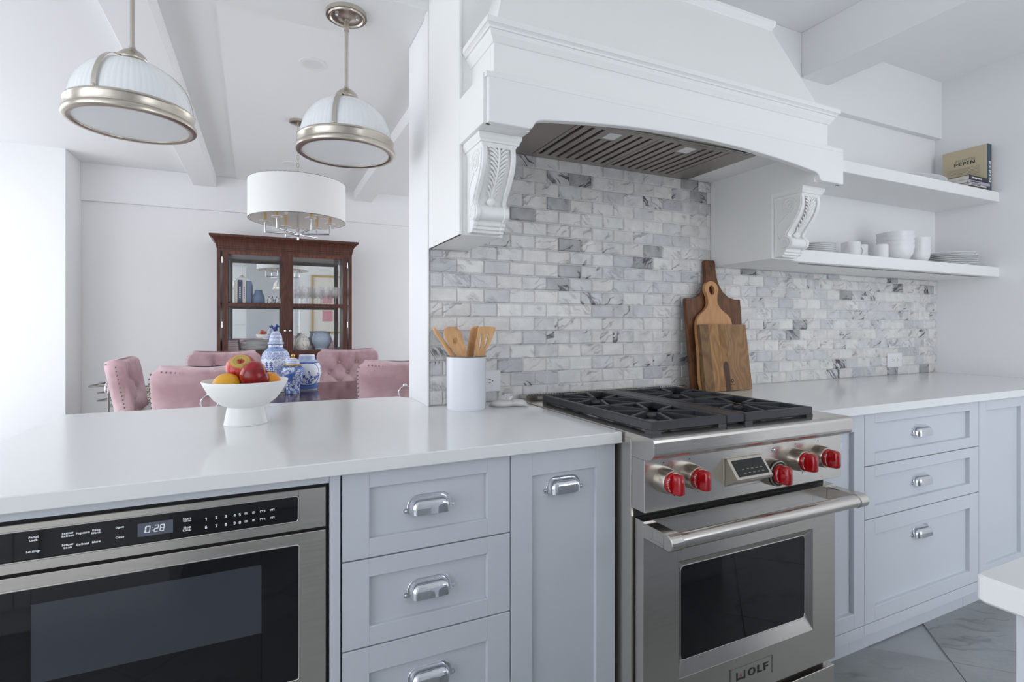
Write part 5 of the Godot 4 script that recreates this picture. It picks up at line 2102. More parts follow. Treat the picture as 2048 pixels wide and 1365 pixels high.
func lamps():
	pendant(-0.874, -0.14, "brushed nickel pendant with ribbed white glass, the one at the upper left")
	pendant(-0.256, -0.14, "brushed nickel pendant with ribbed white glass, the one nearer the tiled wall")
	for d in [[Vector3(-0.277, CEIL - 0.014, -1.30), "white recessed ceiling light just behind the pendant nearer the tiled wall"], [Vector3(-0.313, CEIL - 0.014, -3.28), "white recessed ceiling light above the dark display cabinet"]]:
		var c: Vector3 = d[0]
		var o := thing("downlight", d[1], "downlight", c, "recessed lights in the dining ceiling")
		var st := S()
		lathe(st, [Vector2(0.05, -0.001), Vector2(0.07, -0.004), Vector2(0.0745, -0.0025), Vector2(0.075, 0.002), Vector2(0.048, 0.002), Vector2(0.046, 0.0), Vector2(0.05, -0.001)], 40, c)
		obj("trim_ring", st, M.trim, o)
		st = S()
		lathe(st, [Vector2(0, -0.0012), Vector2(0.049, -0.0012), Vector2(0.049, 0.001), Vector2(0, 0.001)], 32, c)
		obj("lens", st, M.opal, o)
	# drum chandelier
	var c := Vector3(-0.31, 0, -2.2)
	var o := thing("chandelier", "white drum shade chandelier with six candle arms over the dining table", "chandelier", c + Vector3(0, 1.78, 0))
	var st := S()
	var R := 0.318
	lathe(st, [Vector2(R, 1.925), Vector2(R, 2.185)], 72, c)
	lathe(st, [Vector2(R - 0.004, 2.185), Vector2(R - 0.004, 1.925)], 72, c)
	lathe(st, [Vector2(R - 0.004, 1.925), Vector2(R, 1.925)], 72, c)
	lathe(st, [Vector2(R, 2.185), Vector2(R - 0.004, 2.185)], 72, c)
	var sh := obj("drum_shade", st, M.shade, o)
	st = S()
	lathe(st, [Vector2(R - 0.0045, 2.18), Vector2(R - 0.0045, 1.928)], 72, c)
	obj("shade_lining", st, M.shade_in, sh)
	st = S()
	torus(st, c + Vector3(0, 1.9255, 0), Vector3(1, 0, 0), Vector3(0, 0, 1), R - 0.0015, 0.0026, 64, 6)
	torus(st, c + Vector3(0, 2.1845, 0), Vector3(1, 0, 0), Vector3(0, 0, 1), R - 0.0015, 0.0022, 64, 6)
	for k in 3:
		var a := TAU * k / 3.0 + 0.4
		tube(st, [c + Vector3(0, 2.16, 0), c + Vector3(cos(a) * (R - 0.003), 2.175, sin(a) * (R - 0.003))], 0.0022, 6)
	obj("shade_ring", st, M.pewter, sh)
	st = S()
	cyl(st, c + Vector3(0, 1.83, 0), c + Vector3(0, 2.23, 0), 0.0065, -1, 12)
	lathe(st, [Vector2(0, 1.79), Vector2(0.004, 1.791), Vector2(0.007, 1.798), Vector2(0.0055, 1.806), Vector2(0.006, 1.812), Vector2(0.012, 1.818), Vector2(0.026, 1.824), Vector2(0.028, 1.834), Vector2(0.02, 1.842), Vector2(0.012, 1.846), Vector2(0.011, 1.868), Vector2(0.0, 1.87)], 28, c)
	obj("column", st, M.chrome, o)
	for k in 6:
		var a := TAU * k / 6.0 + 0.18
		var d := Vector3(cos(a), 0, sin(a))
		st = S()
		var p0 := c + Vector3(0, 1.832, 0)
		var q := []
		for e in [[0.02, 1.834], [0.212, 1.842], [0.212, 1.842], [0.212, 1.905]]:
			q.append(c + d * e[0] + Vector3(0, e[1], 0))
		tube(st, [q[0], q[1]], 0.006, 4)
		tube(st, [q[1] - Vector3(0, 0.005, 0), q[3]], 0.006, 4)
		var arm := obj("arm", st, M.chrome, o)
		st = S()
		var b := c + d * 0.212
		lathe(st, [Vector2(0, 1.904), Vector2(0.014, 1.904), Vector2(0.036, 1.912), Vector2(0.038, 1.917), Vector2(0.034, 1.919), Vector2(0.014, 1.913), Vector2(0.0, 1.913)], 20, b)
		obj("crystal_dish", st, M.crystal, arm)
		st = S()
		cyl(st, b + Vector3(0, 1.912, 0), b + Vector3(0, 2.0, 0), 0.0115, -1, 14)
		obj("candle_sleeve", st, M.candle, arm)
		st = S()
		lathe(st, [Vector2(0, 2.0), Vector2(0.008, 2.0), Vector2(0.014, 2.02), Vector2(0.011, 2.04), Vector2(0.003, 2.062), Vector2(0, 2.064)], 14, b)
		obj("bulb", st, M.opal, arm)
	st = S()
	var y := 2.232
	var i := 0
	while y < 2.58:
		var u := Vector3(1, 0, 0) if i % 2 else Vector3(0, 0, 1)
		var pts := []
		for k in 12:
			var t := TAU * k / 12.0
			pts.append(c + Vector3(0, y + sin(t) * 0.018, 0) + u * cos(t) * 0.008)
		tube(st, pts, 0.0022, 5, true)
		y += 0.028
		i += 1
	tube(st, [c + Vector3(0, 2.57, 0), c + Vector3(0, 2.612, 0)], 0.004, 8)
	obj("chain", st, M.nickel, o)
	st = S()
	lathe(st, [Vector2(0, 2.606), Vector2(0.012, 2.604), Vector2(0.05, 2.606), Vector2(0.058, 2.611), Vector2(0.058, CEIL - 0.014), Vector2(0, CEIL - 0.014)], 32, c)
	obj("ceiling_canopy", st, M.nickel, o)

# ------------------------------------------------------------------ dining room
func chair_back(o: Node3D):
	var st := S()
	var y0 := 0.42
	var H := 0.555
	var nf := 56
	var rows := []
	var nr := 46
	var buttons := []
	for r in 5:
		var y := 0.895 - r * 0.085
		var xs := [-0.07, 0.07] if r % 2 == 0 else [-0.145, 0.0, 0.145]
		for x in xs:
			buttons.append(Vector2(x, y))
	var links := []
	for a in buttons:
		for b in buttons:
			if b.y < a.y - 0.02 and a.distance_to(b) < 0.13:
				links.append([a, b])
		if a.y > 0.88:
			links.append([a, a + Vector2(0, 0.075)])
	for r in nr + 1:
		var t := float(r) / nr
		# rows close up at the top with a soft round
		var y := y0 + H * minf(t / 0.93, 1.0)
		var over := maxf(0.0, (t - 0.93) / 0.07)
		var hw := lerpf(0.205, 0.243, smoothstep(0.0, 1.0, (y - y0) / H))
		var cr := 0.055
		var dy := y - (y0 + H - cr)
		if dy > 0:
			hw -= (cr - sqrt(maxf(cr * cr - dy * dy, 0.0))) * 0.62
		var th := 0.092
		if over > 0:
			th *= cos(over * PI / 2 * 0.97)
			y += sin(over * PI / 2) * 0.018
			hw -= (1.0 - cos(over * PI / 2)) * 0.012
		var lean := -0.085 * pow((y - y0) / H, 1.3)
		var ring := []
		for i in nf:
			var u := lerpf(-1, 1, float(i) / (nf - 1))
			var x := hw * u
			var edge := 1.0 - pow(absf(u), 8.0)
			var z := 0.5 * th * (0.45 + 0.55 * sqrt(maxf(edge, 0.0)))
			var P := Vector2(x, y)
			var dep := 0.0
			if over <= 0.01:
				for b in buttons:
					var q := P.distance_squared_to(b)
					if q < 0.012:
						dep += 0.021 * exp(-q / 0.0011)
				for l in links:
					var cp: Vector2 = Geometry2D.get_closest_point_to_segment(P, l[0], l[1])
					var q2 := P.distance_squared_to(cp)
					if q2 < 0.002:
						dep += 0.0085 * exp(-q2 / 0.00011)
			z -= minf(dep, 0.026) * smoothstep(1.0, 0.86, absf(u))
			ring.append(Vector3(x, y + 0.014 * u * u * smoothstep(0.6, 1.0, t), z + 0.05 * u * u + lean))
		for i in 14:
			var u := lerpf(1, -1, (i + 0.5) / 14.0)
			var edge := 1.0 - pow(absf(u), 6.0)
			ring.append(Vector3(hw * u * 0.995, y + 0.014 * u * u * smoothstep(0.6, 1.0, t), -0.5 * th * (0.35 + 0.65 * sqrt(maxf(edge, 0.0))) + 0.05 * u * u + lean))
		ring.reverse()
		rows.append(ring)
	loft(st, rows)
	var bk := obj("backrest", st, M.velvet, o)
	for b in buttons:
		st = S()
		var lean := -0.085 * pow((b.y - y0) / H, 1.3)
		ball(st, Vector3(b.x, b.y, 0.046 - 0.021 + 0.05 * pow(b.x / 0.235, 2) + lean), Vector3(0.0095, 0.0095, 0.006), 12, 6)
		obj("tuft_button", st, M.button, bk)
	# nail heads run down both sides and along the top, seen from the side and the back
	st = S()
	for s in [-1, 1]:
		for i in 24:
			var y := lerpf(0.47, 0.955, i / 23.0)
			var hw := lerpf(0.205, 0.243, smoothstep(0.0, 1.0, (y - y0) / H))
			var dy := y - (y0 + H - 0.055)
			if dy > 0:
				hw -= (0.055 - sqrt(maxf(0.055 * 0.055 - dy * dy, 0.0))) * 0.62
			ball(st, Vector3(s * hw * 0.998, y + 0.012 * smoothstep(0.6, 1.0, (y - y0) / H), 0.038 - 0.085 * pow((y - y0) / H, 1.3)), Vector3(0.0046, 0.0046, 0.0046), 8, 5)
	for i in 22:
		var x := lerpf(-0.19, 0.19, i / 21.0)
		ball(st, Vector3(x, 0.971 + 0.014 * pow(x / 0.235, 2), -0.085 - 0.040 + 0.05 * pow(x / 0.235, 2)), Vector3(0.0042, 0.0042, 0.003), 8, 5)
	obj("nailhead_trim", st, M.pewter, bk).set_meta("kind", "stuff")
	# ring pull on the back
	st = S()
	var ry := 0.868
	var rz := -0.085 * pow((ry - y0) / H, 1.3) - 0.046
	ball(st, Vector3(0, ry, rz - 0.004), Vector3(0.013, 0.013, 0.007), 16, 8)
	cyl(st, Vector3(0, ry, rz), Vector3(0, ry, rz - 0.016), 0.005, -1, 10)
	torus(st, Vector3(0, ry - 0.038, rz - 0.014), Vector3(1, 0, 0), Vector3(0, 1, 0), 0.036, 0.0036, 32, 8)
	obj("ring_pull", st, M.chrome, bk)

func make_chair(label: String) -> Node3D:
	var o := thing("dining_chair", label, "chair", Vector3.ZERO, "pink chairs round the dining table")
	chair_back(o)
	var st := S()
	var rows := []
	for r in [[0.36, 0.0], [0.37, 0.012], [0.45, 0.014], [0.475, 0.004], [0.485, -0.02], [0.487, -0.08]]:
		var ring := []
		for v in rrect(0.46 + r[1] * 2, 0.44 + r[1] * 2, maxf(0.06 + r[1], 0.02), 5):
			ring.append(Vector3(v.x, r[0], -v.y + 0.20))
		rows.append(ring)
	loft(st, rows)
	obj("seat", st, M.velvet, o)
	for sx in [-1, 1]:
		for sz in [0, 1]:
			st = S()
			cyl(st, Vector3(sx * 0.205, 0.0, 0.40 if sz else -0.03), Vector3(sx * 0.19, 0.37, 0.37 if sz else 0.02), 0.013, 0.022, 12)
			obj("leg", st, M.leg, o)
	return o

func dining():
	# table
	var o := thing("dining_table", "dark polished dining table set with blue and white jars", "table", Vector3(-0.32, 0, -1.96))
	var st := S()
	box(st, Vector3(-1.1, 0.728, -2.47), Vector3(0.46, 0.76, -1.44), 0.006)
	obj("tabletop", st, M.table, o)
	st = S()
	box(st, Vector3(-1.02, 0.64, -2.39), Vector3(0.38, 0.729, -1.52), 0.002)
	obj("apron", st, M.table, o)
	for x in [-0.55, -0.05]:
		st = S()
		cyl(st, Vector3(x, 0, -1.96), Vector3(x, 0.645, -1.96), 0.07, 0.05, 20)
		box(st, Vector3(x - 0.04, 0.0, -2.2), Vector3(x + 0.04, 0.06, -1.72), 0.01)
		obj("pedestal", st, M.table, o)
	# chairs; the backrest of the model faces +z
	var proto := make_chair("dusty pink tufted velvet chair at the table's left end, seen from its side")
	proto.position = Vector3(-1.215, 0, -1.95)
	proto.rotation.y = PI / 2 + 0.03
	var bz := -1.105
	copy(proto, "dining_chair", Vector3(-0.765, 0, bz - 0.09), PI + 0.10, "dusty pink velvet chair with a ring pull, its back turned, behind the fruit bowl")
	copy(proto, "dining_chair", Vector3(0.178, 0, bz - 0.07), PI - 0.06, "dusty pink velvet chair with a ring pull, its back turned, beside the tiled wall's end")
	copy(proto, "dining_chair", Vector3(-0.79, 0, -2.66), 0.06, "dusty pink tufted chair facing out, left of the display cabinet and behind the fruit bowl")
	copy(proto, "dining_chair", Vector3(0.092, 0, -2.66), -0.03, "dusty pink tufted chair facing out, in front of the display cabinet's right door")
	jars()
	display_cabinet()
	bar_cart()
	# the framed print that the cabinet's mirror shows
	var po := thing("framed_print", "gold framed pale print with a pink square, mirrored in the display cabinet", "picture", Vector3(0.47, 1.05, -0.285))
	st = S()
	T = Transform3D(Basis(Vector3.UP, PI), Vector3(0.47, 1.55, -0.285))
	ring_frame(st, -0.285, 0.285, -0.5, 0.5, -0.25, 0.25, -0.465, 0.465, 0.0, 0.025)
	obj("frame", st, M.gilt, po)
	st = S()
	box(st, Vector3(-0.252, -0.467, 0.0), Vector3(0.252, 0.467, 0.012))
	obj("print", st, M.paper, po)
	st = S()
	box(st, Vector3(-0.06, -0.29, 0.0121), Vector3(0.11, -0.1, 0.0126))
	box(st, Vector3(-0.06, 0.02, 0.0121), Vector3(0.11, 0.2, 0.0126))
	obj("print_square", st, mat(rgb(214, 150, 160), 0.8), po)
	T = Transform3D()

func jars():
	# tall covered jar
	var c := Vector3(-0.455, 0.7605, -1.98)
	var o := thing("ginger_jar", "tall blue and white porcelain jar with a domed lid and animal finial", "jar", c, "blue and white jars on the dining table")
	var st := S()
	lathe(st, [Vector2(0, 0.004), Vector2(0.052, 0.0), Vector2(0.056, 0.002), Vector2(0.056, 0.012), Vector2(0.06, 0.03), Vector2(0.072, 0.09), Vector2(0.083, 0.14), Vector2(0.0885, 0.185), Vector2(0.087, 0.222), Vector2(0.079, 0.252), Vector2(0.064, 0.272), Vector2(0.05, 0.281), Vector2(0.045, 0.285), Vector2(0.0445, 0.318), Vector2(0, 0.318)], 56, c)
	obj("body", st, M.porc_scroll, o)
	st = S()
	lathe(st, [Vector2(0, 0.313), Vector2(0.047, 0.313), Vector2(0.0495, 0.316), Vector2(0.0495, 0.3215), Vector2(0.042, 0.325), Vector2(0.04, 0.33), Vector2(0.0395, 0.345), Vector2(0.036, 0.365), Vector2(0.028, 0.382), Vector2(0.016, 0.393), Vector2(0.0, 0.397)], 48, c)
	var lid := obj("lid", st, M.porc_lid, o)
	st = S()
	# a small seated lion dog
	var b := c + Vector3(0, 0.396, 0)
	ball(st, b + Vector3(-0.002, 0.014, 0), Vector3(0.013, 0.015, 0.010), 14, 8)
	ball(st, b + Vector3(0.008, 0.032, 0.003), Vector3(0.0105, 0.010, 0.0095), 14, 8)
	ball(st, b + Vector3(0.017, 0.030, 0.004), Vector3(0.006, 0.005, 0.006), 10, 6)
	for s in [-1, 1]:
		tube(st, [b + Vector3(0.008, 0.018, s * 0.006), b + Vector3(0.012, 0.0, s * 0.007)], 0.0035, 6)
		ball(st, b + Vector3(-0.008, 0.005, s * 0.008), Vector3(0.008, 0.006, 0.005), 10, 6)
		ball(st, b + Vector3(0.006, 0.042, s * 0.006), Vector3(0.003, 0.004, 0.003), 8, 4)
	tube(st, [b + Vector3(-0.013, 0.012, 0), b + Vector3(-0.021, 0.022, 0), b + Vector3(-0.016, 0.033, 0)], 0.0045, 6)
	obj("finial", st, M.cobalt, lid)
	# small covered jar with gilt bands
	c = Vector3(-0.357, 0.7605, -1.86)
	o = thing("ginger_jar", "small blue and white lidded jar with gilt rim, nearest on the dining table", "jar", c, "blue and white jars on the dining table")
	st = S()
	lathe(st, [Vector2(0, 0.003), Vector2(0.042, 0.0), Vector2(0.0435, 0.003), Vector2(0.0395, 0.02), Vector2(0.043, 0.05), Vector2(0.054, 0.088), Vector2(0.064, 0.118), Vector2(0.0685, 0.14), Vector2(0.066, 0.158), Vector2(0.055, 0.17), Vector2(0.045, 0.174), Vector2(0.044, 0.18), Vector2(0, 0.18)], 52, c)
	obj("body", st, M.porc_blossom, o)
	st = S()
	lathe(st, [Vector2(0.0, 0.1775), Vector2(0.054, 0.178), Vector2(0.0565, 0.181), Vector2(0.054, 0.185), Vector2(0.04, 0.187), Vector2(0.0, 0.188)], 44, c)
	obj("gilt_rim", st, M.gold, o)
	st = S()
	lathe(st, [Vector2(0.0, 0.185), Vector2(0.0415, 0.186), Vector2(0.0405, 0.198), Vector2(0.034, 0.212), Vector2(0.022, 0.222), Vector2(0.010, 0.226), Vector2(0.0, 0.227)], 44, c)
	lid = obj("lid", st, M.porc_lid, o)
	st = S()
	lathe(st, [Vector2(0, 0.224), Vector2(0.011, 0.225), Vector2(0.009, 0.229), Vector2(0.0125, 0.236), Vector2(0.0125, 0.243), Vector2(0.008, 0.250), Vector2(0.0, 0.252)], 24, c)
	obj("knob", st, M.gold, lid)
	# open jar with a flowering branch in a white panel
	c = Vector3(-0.262, 0.7605, -2.04)
	o = thing("porcelain_vase", "round white vase with blue panels and a flowering branch, on the dining table", "vase", c, "blue and white jars on the dining table")
	st = S()
	lathe(st, [Vector2(0, 0.003), Vector2(0.066, 0.0), Vector2(0.068, 0.003), Vector2(0.075, 0.03), Vector2(0.087, 0.07), Vector2(0.0935, 0.11), Vector2(0.090, 0.15), Vector2(0.076, 0.182), Vector2(0.060, 0.197), Vector2(0.0535, 0.202), Vector2(0.052, 0.212), Vector2(0.0505, 0.228), Vector2(0.048, 0.236), Vector2(0.044, 0.236), Vector2(0.046, 0.205), Vector2(0, 0.19)], 56, c)
	obj("body", st, M.porc_panel, o)

func display_cabinet():
	var x0 := -0.917
	var x1 := 0.262
	var zf := -3.68
	var zb := -4.055
	var o := thing("display_cabinet", "tall dark mahogany display cabinet with two glazed doors and mirrored back", "cabinet", Vector3(-0.327, 0, -3.87))
	var st := S()
	box(st, Vector3(x0, 0.0, zb), Vector3(x0 + 0.028, 1.905, zf + 0.02), 0.001)
	box(st, Vector3(x1 - 0.028, 0.0, zb), Vector3(x1, 1.905, zf + 0.02), 0.001)
	box(st, Vector3(x0 + 0.028, 1.872, zb), Vector3(x1 - 0.028, 1.905, zf + 0.02))
	box(st, Vector3(x0 + 0.028, 0.925, zb), Vector3(x1 - 0.028, 0.953, zf))
	box(st, Vector3(x0 + 0.028, 0.06, zb), Vector3(x1 - 0.028, 0.9, zf - 0.01))
	box(st, Vector3(x0 + 0.028, 0.06, zb), Vector3(x1 - 0.028, 1.87, zb + 0.008))
	obj("case", st, M.mahogany, o)
	st = S()
	box(st, Vector3(x0 + 0.028, 0.953, zb + 0.009), Vector3(x1 - 0.028, 1.872, zb + 0.014))
	obj("mirror_back", st, M.mirror, o)
	st = S()
	box(st, Vector3(x0 + 0.028, 1.388, zb + 0.014), Vector3(x1 - 0.028, 1.396, zf - 0.03), 0.001)
	obj("shelf", st, M.solid_glass, o)
	st = S()
	moulding(st, [Vector3(x0, 0, zb), Vector3(x0, 0, zf + 0.02), Vector3(x1, 0, zf + 0.02), Vector3(x1, 0, zb)], [Vector2(-0.03, 1.895), Vector2(0.0, 1.895), Vector2(0.004, 1.9), Vector2(0.004, 1.912), Vector2(0.007, 1.916), Vector2(0.009, 1.93), Vector2(0.016, 1.955), Vector2(0.030, 1.978), Vector2(0.048, 1.993), Vector2(0.056, 1.998), Vector2(0.058, 2.004), Vector2(0.058, 2.018), Vector2(-0.03, 2.018)])
	box(st, Vector3(x0 - 0.05, 2.012, zb), Vector3(x1 + 0.05, 2.02, zf + 0.07))
	obj("cornice", st, M.mahogany, o)
	# doors: stiles and rails, the top rail cross-banded, glass in two lights
	for s in 2:
		var d0: float = -0.874 if s == 0 else -0.3285
		var d1: float = -0.3305 if s == 0 else 0.22
		var g0: float = -0.829 if s == 0 else -0.280
		var g1: float = -0.386 if s == 0 else 0.175
		st = S()
		var z0 := zf - 0.004
		var z1 := zf + 0.018
		box(st, Vector3(d0, 0.905, z0), Vector3(g0, 1.888, z1), 0.0015)
		box(st, Vector3(g1, 0.905, z0), Vector3(d1, 1.888, z1), 0.0015)
		box(st, Vector3(g0 - 0.001, 0.905, z0), Vector3(g1 + 0.001, 0.945, z1), 0.0015)
		box(st, Vector3(g0 - 0.001, 1.366, z0), Vector3(g1 + 0.001, 1.402, z1 - 0.002), 0.0015)
		var dr := obj("door", st, M.mahogany, o)
		st = S()
		box(st, Vector3(g0 - 0.001, 1.846, z0), Vector3(g1 + 0.001, 1.888, z1 + 0.0004), 0.0015)
		obj("banded_rail", st, M.mahogany_band, dr)
		for r in [[0.945, 1.366], [1.402, 1.846]]:
			st = S()
			var zz := zf + 0.004
			var bv := 0.018
			# the pane with its bevelled margin
			var A := [Vector3(g0, r[0], zz), Vector3(g1, r[0], zz), Vector3(g1, r[1], zz), Vector3(g0, r[1], zz)]
			var B := [Vector3(g0 + bv, r[0] + bv, zz + 0.003), Vector3(g1 - bv, r[0] + bv, zz + 0.003), Vector3(g1 - bv, r[1] - bv, zz + 0.003), Vector3(g0 + bv, r[1] - bv, zz + 0.003)]
			quad(st, B[0], B[1], B[2], B[3])
			for k in 4:
				quad(st, A[k], A[(k + 1) % 4], B[(k + 1) % 4], B[k])
			obj("pane", st, M.pane, dr)
		st = S()
		var kx: float = -0.351 if s == 0 else -0.306
		cyl(st, Vector3(kx, 1.142, z1), Vector3(kx, 1.142, z1 + 0.012), 0.005, -1, 10)
		ball(st, Vector3(kx, 1.142, z1 + 0.018), Vector3(0.012, 0.012, 0.009), 16, 8)
		obj("knob", st, M.chrome, dr)
		st = S()
		var hx: float = d0 - 0.001 if s == 0 else d1 + 0.001
		for y in [1.20, 1.79]:
			cyl(st, Vector3(hx, y - 0.028, z1), Vector3(hx, y + 0.028, z1), 0.0045, -1, 10)
		obj("hinge", st, M.chrome, dr)
	# lower doors, hidden behind the chairs
	for s in 2:
		st = S()
		var d0: float = -0.874 if s == 0 else -0.3285
		var d1: float = -0.3305 if s == 0 else 0.22
		box(st, Vector3(d0, 0.1, zf - 0.012), Vector3(d1, 0.88, zf + 0.012), 0.002)
		obj("lower_door", st, M.mahogany, o)
	cabinet_contents(zf)

func cabinet_contents(zf: float):
	var y := 1.3965
	var z := zf - 0.13
	# books on the upper shelf
	var x := -0.782
	for b in [[0.028, 0.215, "paper", "cream book, first from the left on the cabinet's upper shelf"], [0.034, 0.222, "navy", "dark blue book between the cream and the white book in the cabinet"], [0.030, 0.222, "jacket_white", "white book between two blue books in the cabinet"], [0.042, 0.214, "slate_blue", "grey-blue book standing next to the blue bottle vase in the cabinet"]]:
		var o := thing("book", b[3], "book", Vector3(x + b[0] / 2, y, z), "books in the display cabinet")
		var st := S()
		var bt: float = b[0]
		var bh: float = b[1]
		box(st, Vector3(x, y, z - 0.08), Vector3(x + 0.003, y + bh, z + 0.075))
		box(st, Vector3(x + bt - 0.003, y, z - 0.08), Vector3(x + bt, y + bh, z + 0.075))
		box(st, Vector3(x, y, z + 0.072), Vector3(x + bt, y + bh, z + 0.077), 0.0015)
		obj("cover", st, M[b[2]], o)
		st = S()
		box(st, Vector3(x + 0.003, y + 0.003, z - 0.076), Vector3(x + bt - 0.003, y + bh - 0.004, z + 0.072))
		obj("pages", st, M.paper, o)
		if b[2] != "paper":
			st = S()
			for k in 6:
				box(st, Vector3(x + bt * 0.35, y + 0.05 + k * 0.019, z + 0.077), Vector3(x + bt * 0.65, y + 0.063 + k * 0.019, z + 0.0775))
			obj("spine_print", st, M.white_ink if b[2] == "navy" else M.slate_blue, o)
		x += bt + 0.0035
	var c := Vector3(-0.578, y, zf - 0.09)
	O = c
	var st := S()
	lathe(st, [Vector2(0, 0.0), Vector2(0.05, 0.0), Vector2(0.0535, 0.01), Vector2(0.0545, 0.035), Vector2(0.052, 0.065), Vector2(0.042, 0.092), Vector2(0.033, 0.11), Vector2(0.031, 0.124), Vector2(0.033, 0.132), Vector2(0.029, 0.132), Vector2(0.028, 0.115), Vector2(0, 0.11)], 40, c)
	single("bottle_vase", st, M.slate_blue, "matte grey-blue vase on the upper shelf of the display cabinet", "vase")
	for i in 2:
		c = Vector3(-0.472 + i * 0.066, y + 0.0022, zf - 0.085)
		var o := thing("porcelain_figure", ["small blue and white porcelain piggy figure, nearer the blue vase", "small blue and white porcelain piggy figure, nearer the cabinet's middle"][i], "figurine", c, "pair of porcelain figures in the display cabinet")
		st = S()
		ball(st, c + Vector3(0, 0.033, 0), Vector3(0.027, 0.026, 0.032), 20, 12)
		ball(st, c + Vector3(0, 0.052, 0.012), Vector3(0.018, 0.017, 0.017), 16, 10)
		for s in [-1, 1]:
			ball(st, c + Vector3(s * 0.016, 0.009, 0.012), Vector3(0.009, 0.010, 0.010), 10, 6)
			ball(st, c + Vector3(s * 0.016, 0.009, -0.012), Vector3(0.009, 0.010, 0.010), 10, 6)
		obj("body", st, M.porcelain, o)
		st = S()
		for s in [-1, 1]:
			ball(st, c + Vector3(s * 0.024, 0.036, 0.010), Vector3(0.008, 0.012, 0.014), 10, 6)
			ball(st, c + Vector3(s * 0.014, 0.065, 0.010), Vector3(0.006, 0.008, 0.005), 8, 5)
		obj("blue_patches", st, M.cobalt, o)
		st = S()
		cyl(st, c + Vector3(0, 0.050, 0.026), c + Vector3(0, 0.050, 0.033), 0.007, -1, 12, 0.001)
		obj("snout", st, M.candle, o)
	# wine glasses
	var k := 0
	var first: Node3D = null
	for g in [[-0.25, -0.09], [-0.205, -0.19], [-0.165, -0.09], [-0.12, -0.19], [-0.075, -0.28], [-0.05, -0.10], [-0.015, -0.19], [0.035, -0.10], [0.08, -0.20], [0.122, -0.10], [0.165, -0.20]]:
		var gp := Vector3(g[0], y, zf + g[1])
		var lab := "clear stemmed wine glass behind the right cabinet door, %s from the left" % ["first", "second", "third", "fourth", "fifth", "sixth", "seventh", "eighth", "ninth", "tenth", "eleventh"][k]
		if first == null:
			first = thing("wine_glass", lab, "wine glass", gp, "wine glasses in the display cabinet")
			st = S()
			lathe(st, [Vector2(0.004, 0.082), Vector2(0.022, 0.09), Vector2(0.034, 0.108), Vector2(0.038, 0.13), Vector2(0.036, 0.155), Vector2(0.031, 0.182)], 28, gp)
			obj("bowl", st, M.crystal, first)
			st = S()
			lathe(st, [Vector2(0, 0.0), Vector2(0.033, 0.0005), Vector2(0.032, 0.002), Vector2(0.008, 0.005), Vector2(0.0035, 0.012), Vector2(0.003, 0.07), Vector2(0.0045, 0.083), Vector2(0, 0.084)], 24, gp)
			obj("stem", st, M.crystal, first)
		else:
			copy(first, "wine_glass", gp, 0.3 * k, lab)
		k += 1
	# lower shelf: plates, folded linen, vases
	y = 0.9535
	for i in 7:
		single("dinner_plate", plate_shape(0.13, Vector3(-0.60, y + i * 0.0125, zf - 0.155), 0.017), M.porcelain, "white dinner plate, %s in the stack inside the display cabinet" % NTH[i], "plate", "plates in the display cabinet")
	O = Vector3(-0.77, y, zf - 0.16)
	st = S()
	for i in 5:
		box(st, Vector3(-0.862 + i * 0.002, y + i * 0.02, zf - 0.28), Vector3(-0.742 - i * 0.003, y + i * 0.02 + 0.0185, zf - 0.05), 0.007)
	single("folded_linen", st, M.linen, "pile of folded pinkish linen left of the plates in the display cabinet", "linen")
	for i in 2:
		c = [Vector3(-0.19, y, zf - 0.10), Vector3(-0.272, y, zf - 0.21)][i]
		O = c
		st = S()
		var q := 1.0 if i == 0 else 0.86
		lathe(st, [Vector2(0, 0.0), Vector2(0.05 * q, 0.0), Vector2(0.062 * q, 0.03 * q), Vector2(0.067 * q, 0.065 * q), Vector2(0.06 * q, 0.1 * q), Vector2(0.044 * q, 0.125 * q), Vector2(0.026 * q, 0.14 * q), Vector2(0.02 * q, 0.15 * q), Vector2(0.026 * q, 0.158 * q), Vector2(0.02 * q, 0.158 * q), Vector2(0.016 * q, 0.14 * q), Vector2(0, 0.135 * q)], 40, c)
		single("floral_vase", st, M.floral, ["round white vase with dark branches, beside the pale blue pot", "white branch-patterned vase set back behind the front one"][i], "vase", "branch-patterned vases in the display cabinet")
	c = Vector3(-0.008, y, zf - 0.13)
	O = c
	st = S()
	lathe(st, [Vector2(0, 0.0), Vector2(0.062, 0.0), Vector2(0.066, 0.006), Vector2(0.064, 0.018), Vector2(0.08, 0.045), Vector2(0.0935, 0.075), Vector2(0.096, 0.1), Vector2(0.089, 0.125), Vector2(0.080, 0.145), Vector2(0.079, 0.158), Vector2(0.085, 0.172), Vector2(0.09, 0.175), Vector2(0.086, 0.177), Vector2(0.074, 0.156), Vector2(0.08, 0.12), Vector2(0, 0.08)], 52, c)
	single("pale_blue_pot", st, M.pale_blue, "pale blue glazed pot on the lower shelf behind the right cabinet door", "pot")

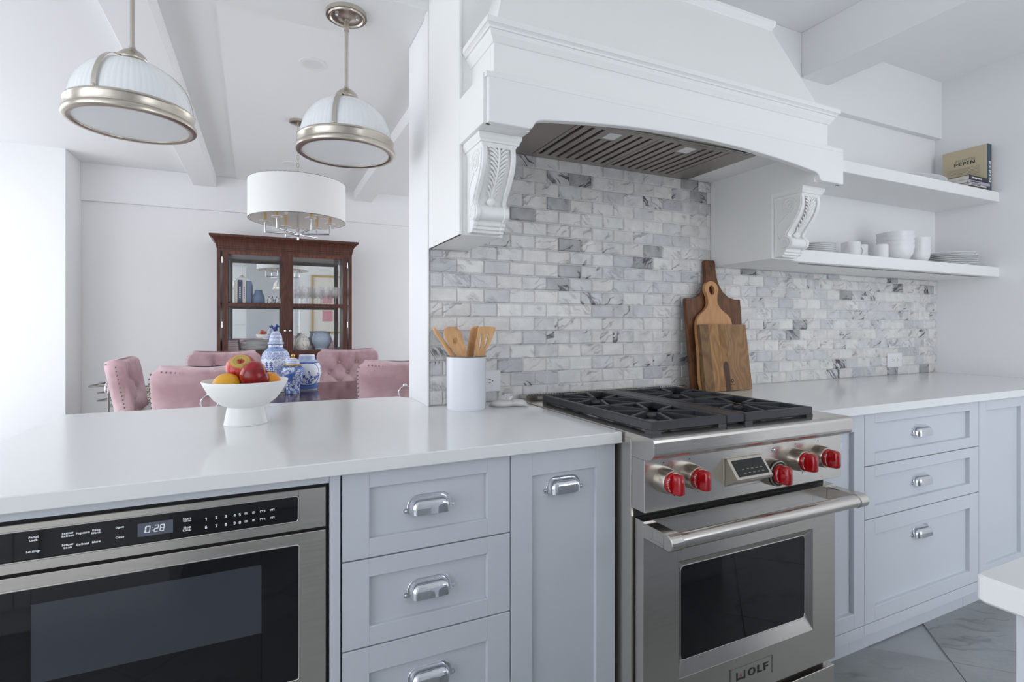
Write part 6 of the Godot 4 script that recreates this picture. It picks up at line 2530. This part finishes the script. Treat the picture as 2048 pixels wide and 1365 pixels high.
func bar_cart():
	var o := thing("bar_cart", "slim metal bar cart against the far dining wall, left of the table", "cart", Vector3(-1.42, 0, -3.5))
	var st := S()
	var x0 := -1.64
	var x1 := -1.17
	var z0 := -3.62
	var z1 := -3.34
	for x in [x0, x1]:
		for z in [z0, z1]:
			tube(st, [Vector3(x, 0.05, z), Vector3(x, 0.70, z)], 0.0085, 8)
	obj("frame", st, M.pewter, o)
	for yy in [0.60, 0.66, 0.25]:
		st = S()
		tube(st, [Vector3(x0 - 0.075, yy, z1), Vector3(x1, yy, z1)], 0.0055, 6)
		tube(st, [Vector3(x0, yy, z0), Vector3(x1, yy, z0)], 0.0055, 6)
		tube(st, [Vector3(x0, yy, z0), Vector3(x0 - 0.075, yy, z1)], 0.0055, 6)
		tube(st, [Vector3(x1, yy, z0), Vector3(x1, yy, z1)], 0.0055, 6)
		obj("rail", st, M.pewter, o)
	st = S()
	tube(st, [Vector3(x1, 0.70, z1), Vector3(x0 + 0.03, 0.70, z1), Vector3(x0, 0.705, z1), Vector3(x0 - 0.03, 0.715, z1), Vector3(x0 - 0.125, 0.718, z1), Vector3(x0 - 0.06, 0.722, z0), Vector3(x0 + 0.05, 0.722, z0)], 0.007, 8)
	obj("handle", st, M.pewter, o)
	for yy in [0.545, 0.2]:
		st = S()
		box(st, Vector3(x0, yy, z0), Vector3(x1, yy + 0.02, z1), 0.003)
		obj("tray", st, M.pewter, o)
	st = S()
	for x in [x0, x1]:
		for z in [z0, z1]:
			torus(st, Vector3(x, 0.03, z), Vector3(1, 0, 0), Vector3(0, 1, 0), 0.021, 0.0085, 20, 8)
			cyl(st, Vector3(x, 0.03, z - 0.009), Vector3(x, 0.03, z + 0.009), 0.016, -1, 12)
			cyl(st, Vector3(x, 0.03, z), Vector3(x, 0.06, z), 0.005, -1, 8)
	obj("wheel", st, M.black, o)
	var i := 0
	for b in [[0.566, 0.070, "floral patterned storage box, lower one on the bar cart"], [0.6365, 0.045, "floral patterned storage box, upper one on the bar cart"]]:
		O = Vector3(-1.33, b[0], -3.48)
		st = S()
		box(st, Vector3(-1.47 + i * 0.01, b[0], -3.58), Vector3(-1.215, b[0] + b[1], -3.37), 0.002)
		single("storage_box", st, M.pattern_box, b[2], "box", "patterned boxes on the bar cart")
		i += 1
	O = Vector3(-1.243, 0.682, -3.5)
	o = thing("bottle", "glass bottle with a black cap standing on the bar cart's boxes", "bottle", Vector3(-1.243, 0.682, -3.5))
	st = S()
	lathe(st, [Vector2(0, 0.0), Vector2(0.026, 0.0), Vector2(0.028, 0.004), Vector2(0.028, 0.075), Vector2(0.02, 0.092), Vector2(0.010, 0.1), Vector2(0.010, 0.12), Vector2(0, 0.12)], 28, Vector3(-1.243, 0.682, -3.5))
	obj("flask", st, M.crystal, o)
	st = S()
	cyl(st, Vector3(-1.243, 0.80, -3.5), Vector3(-1.243, 0.838, -3.5), 0.0165, -1, 20, 0.001)
	obj("cap", st, M.black, o)
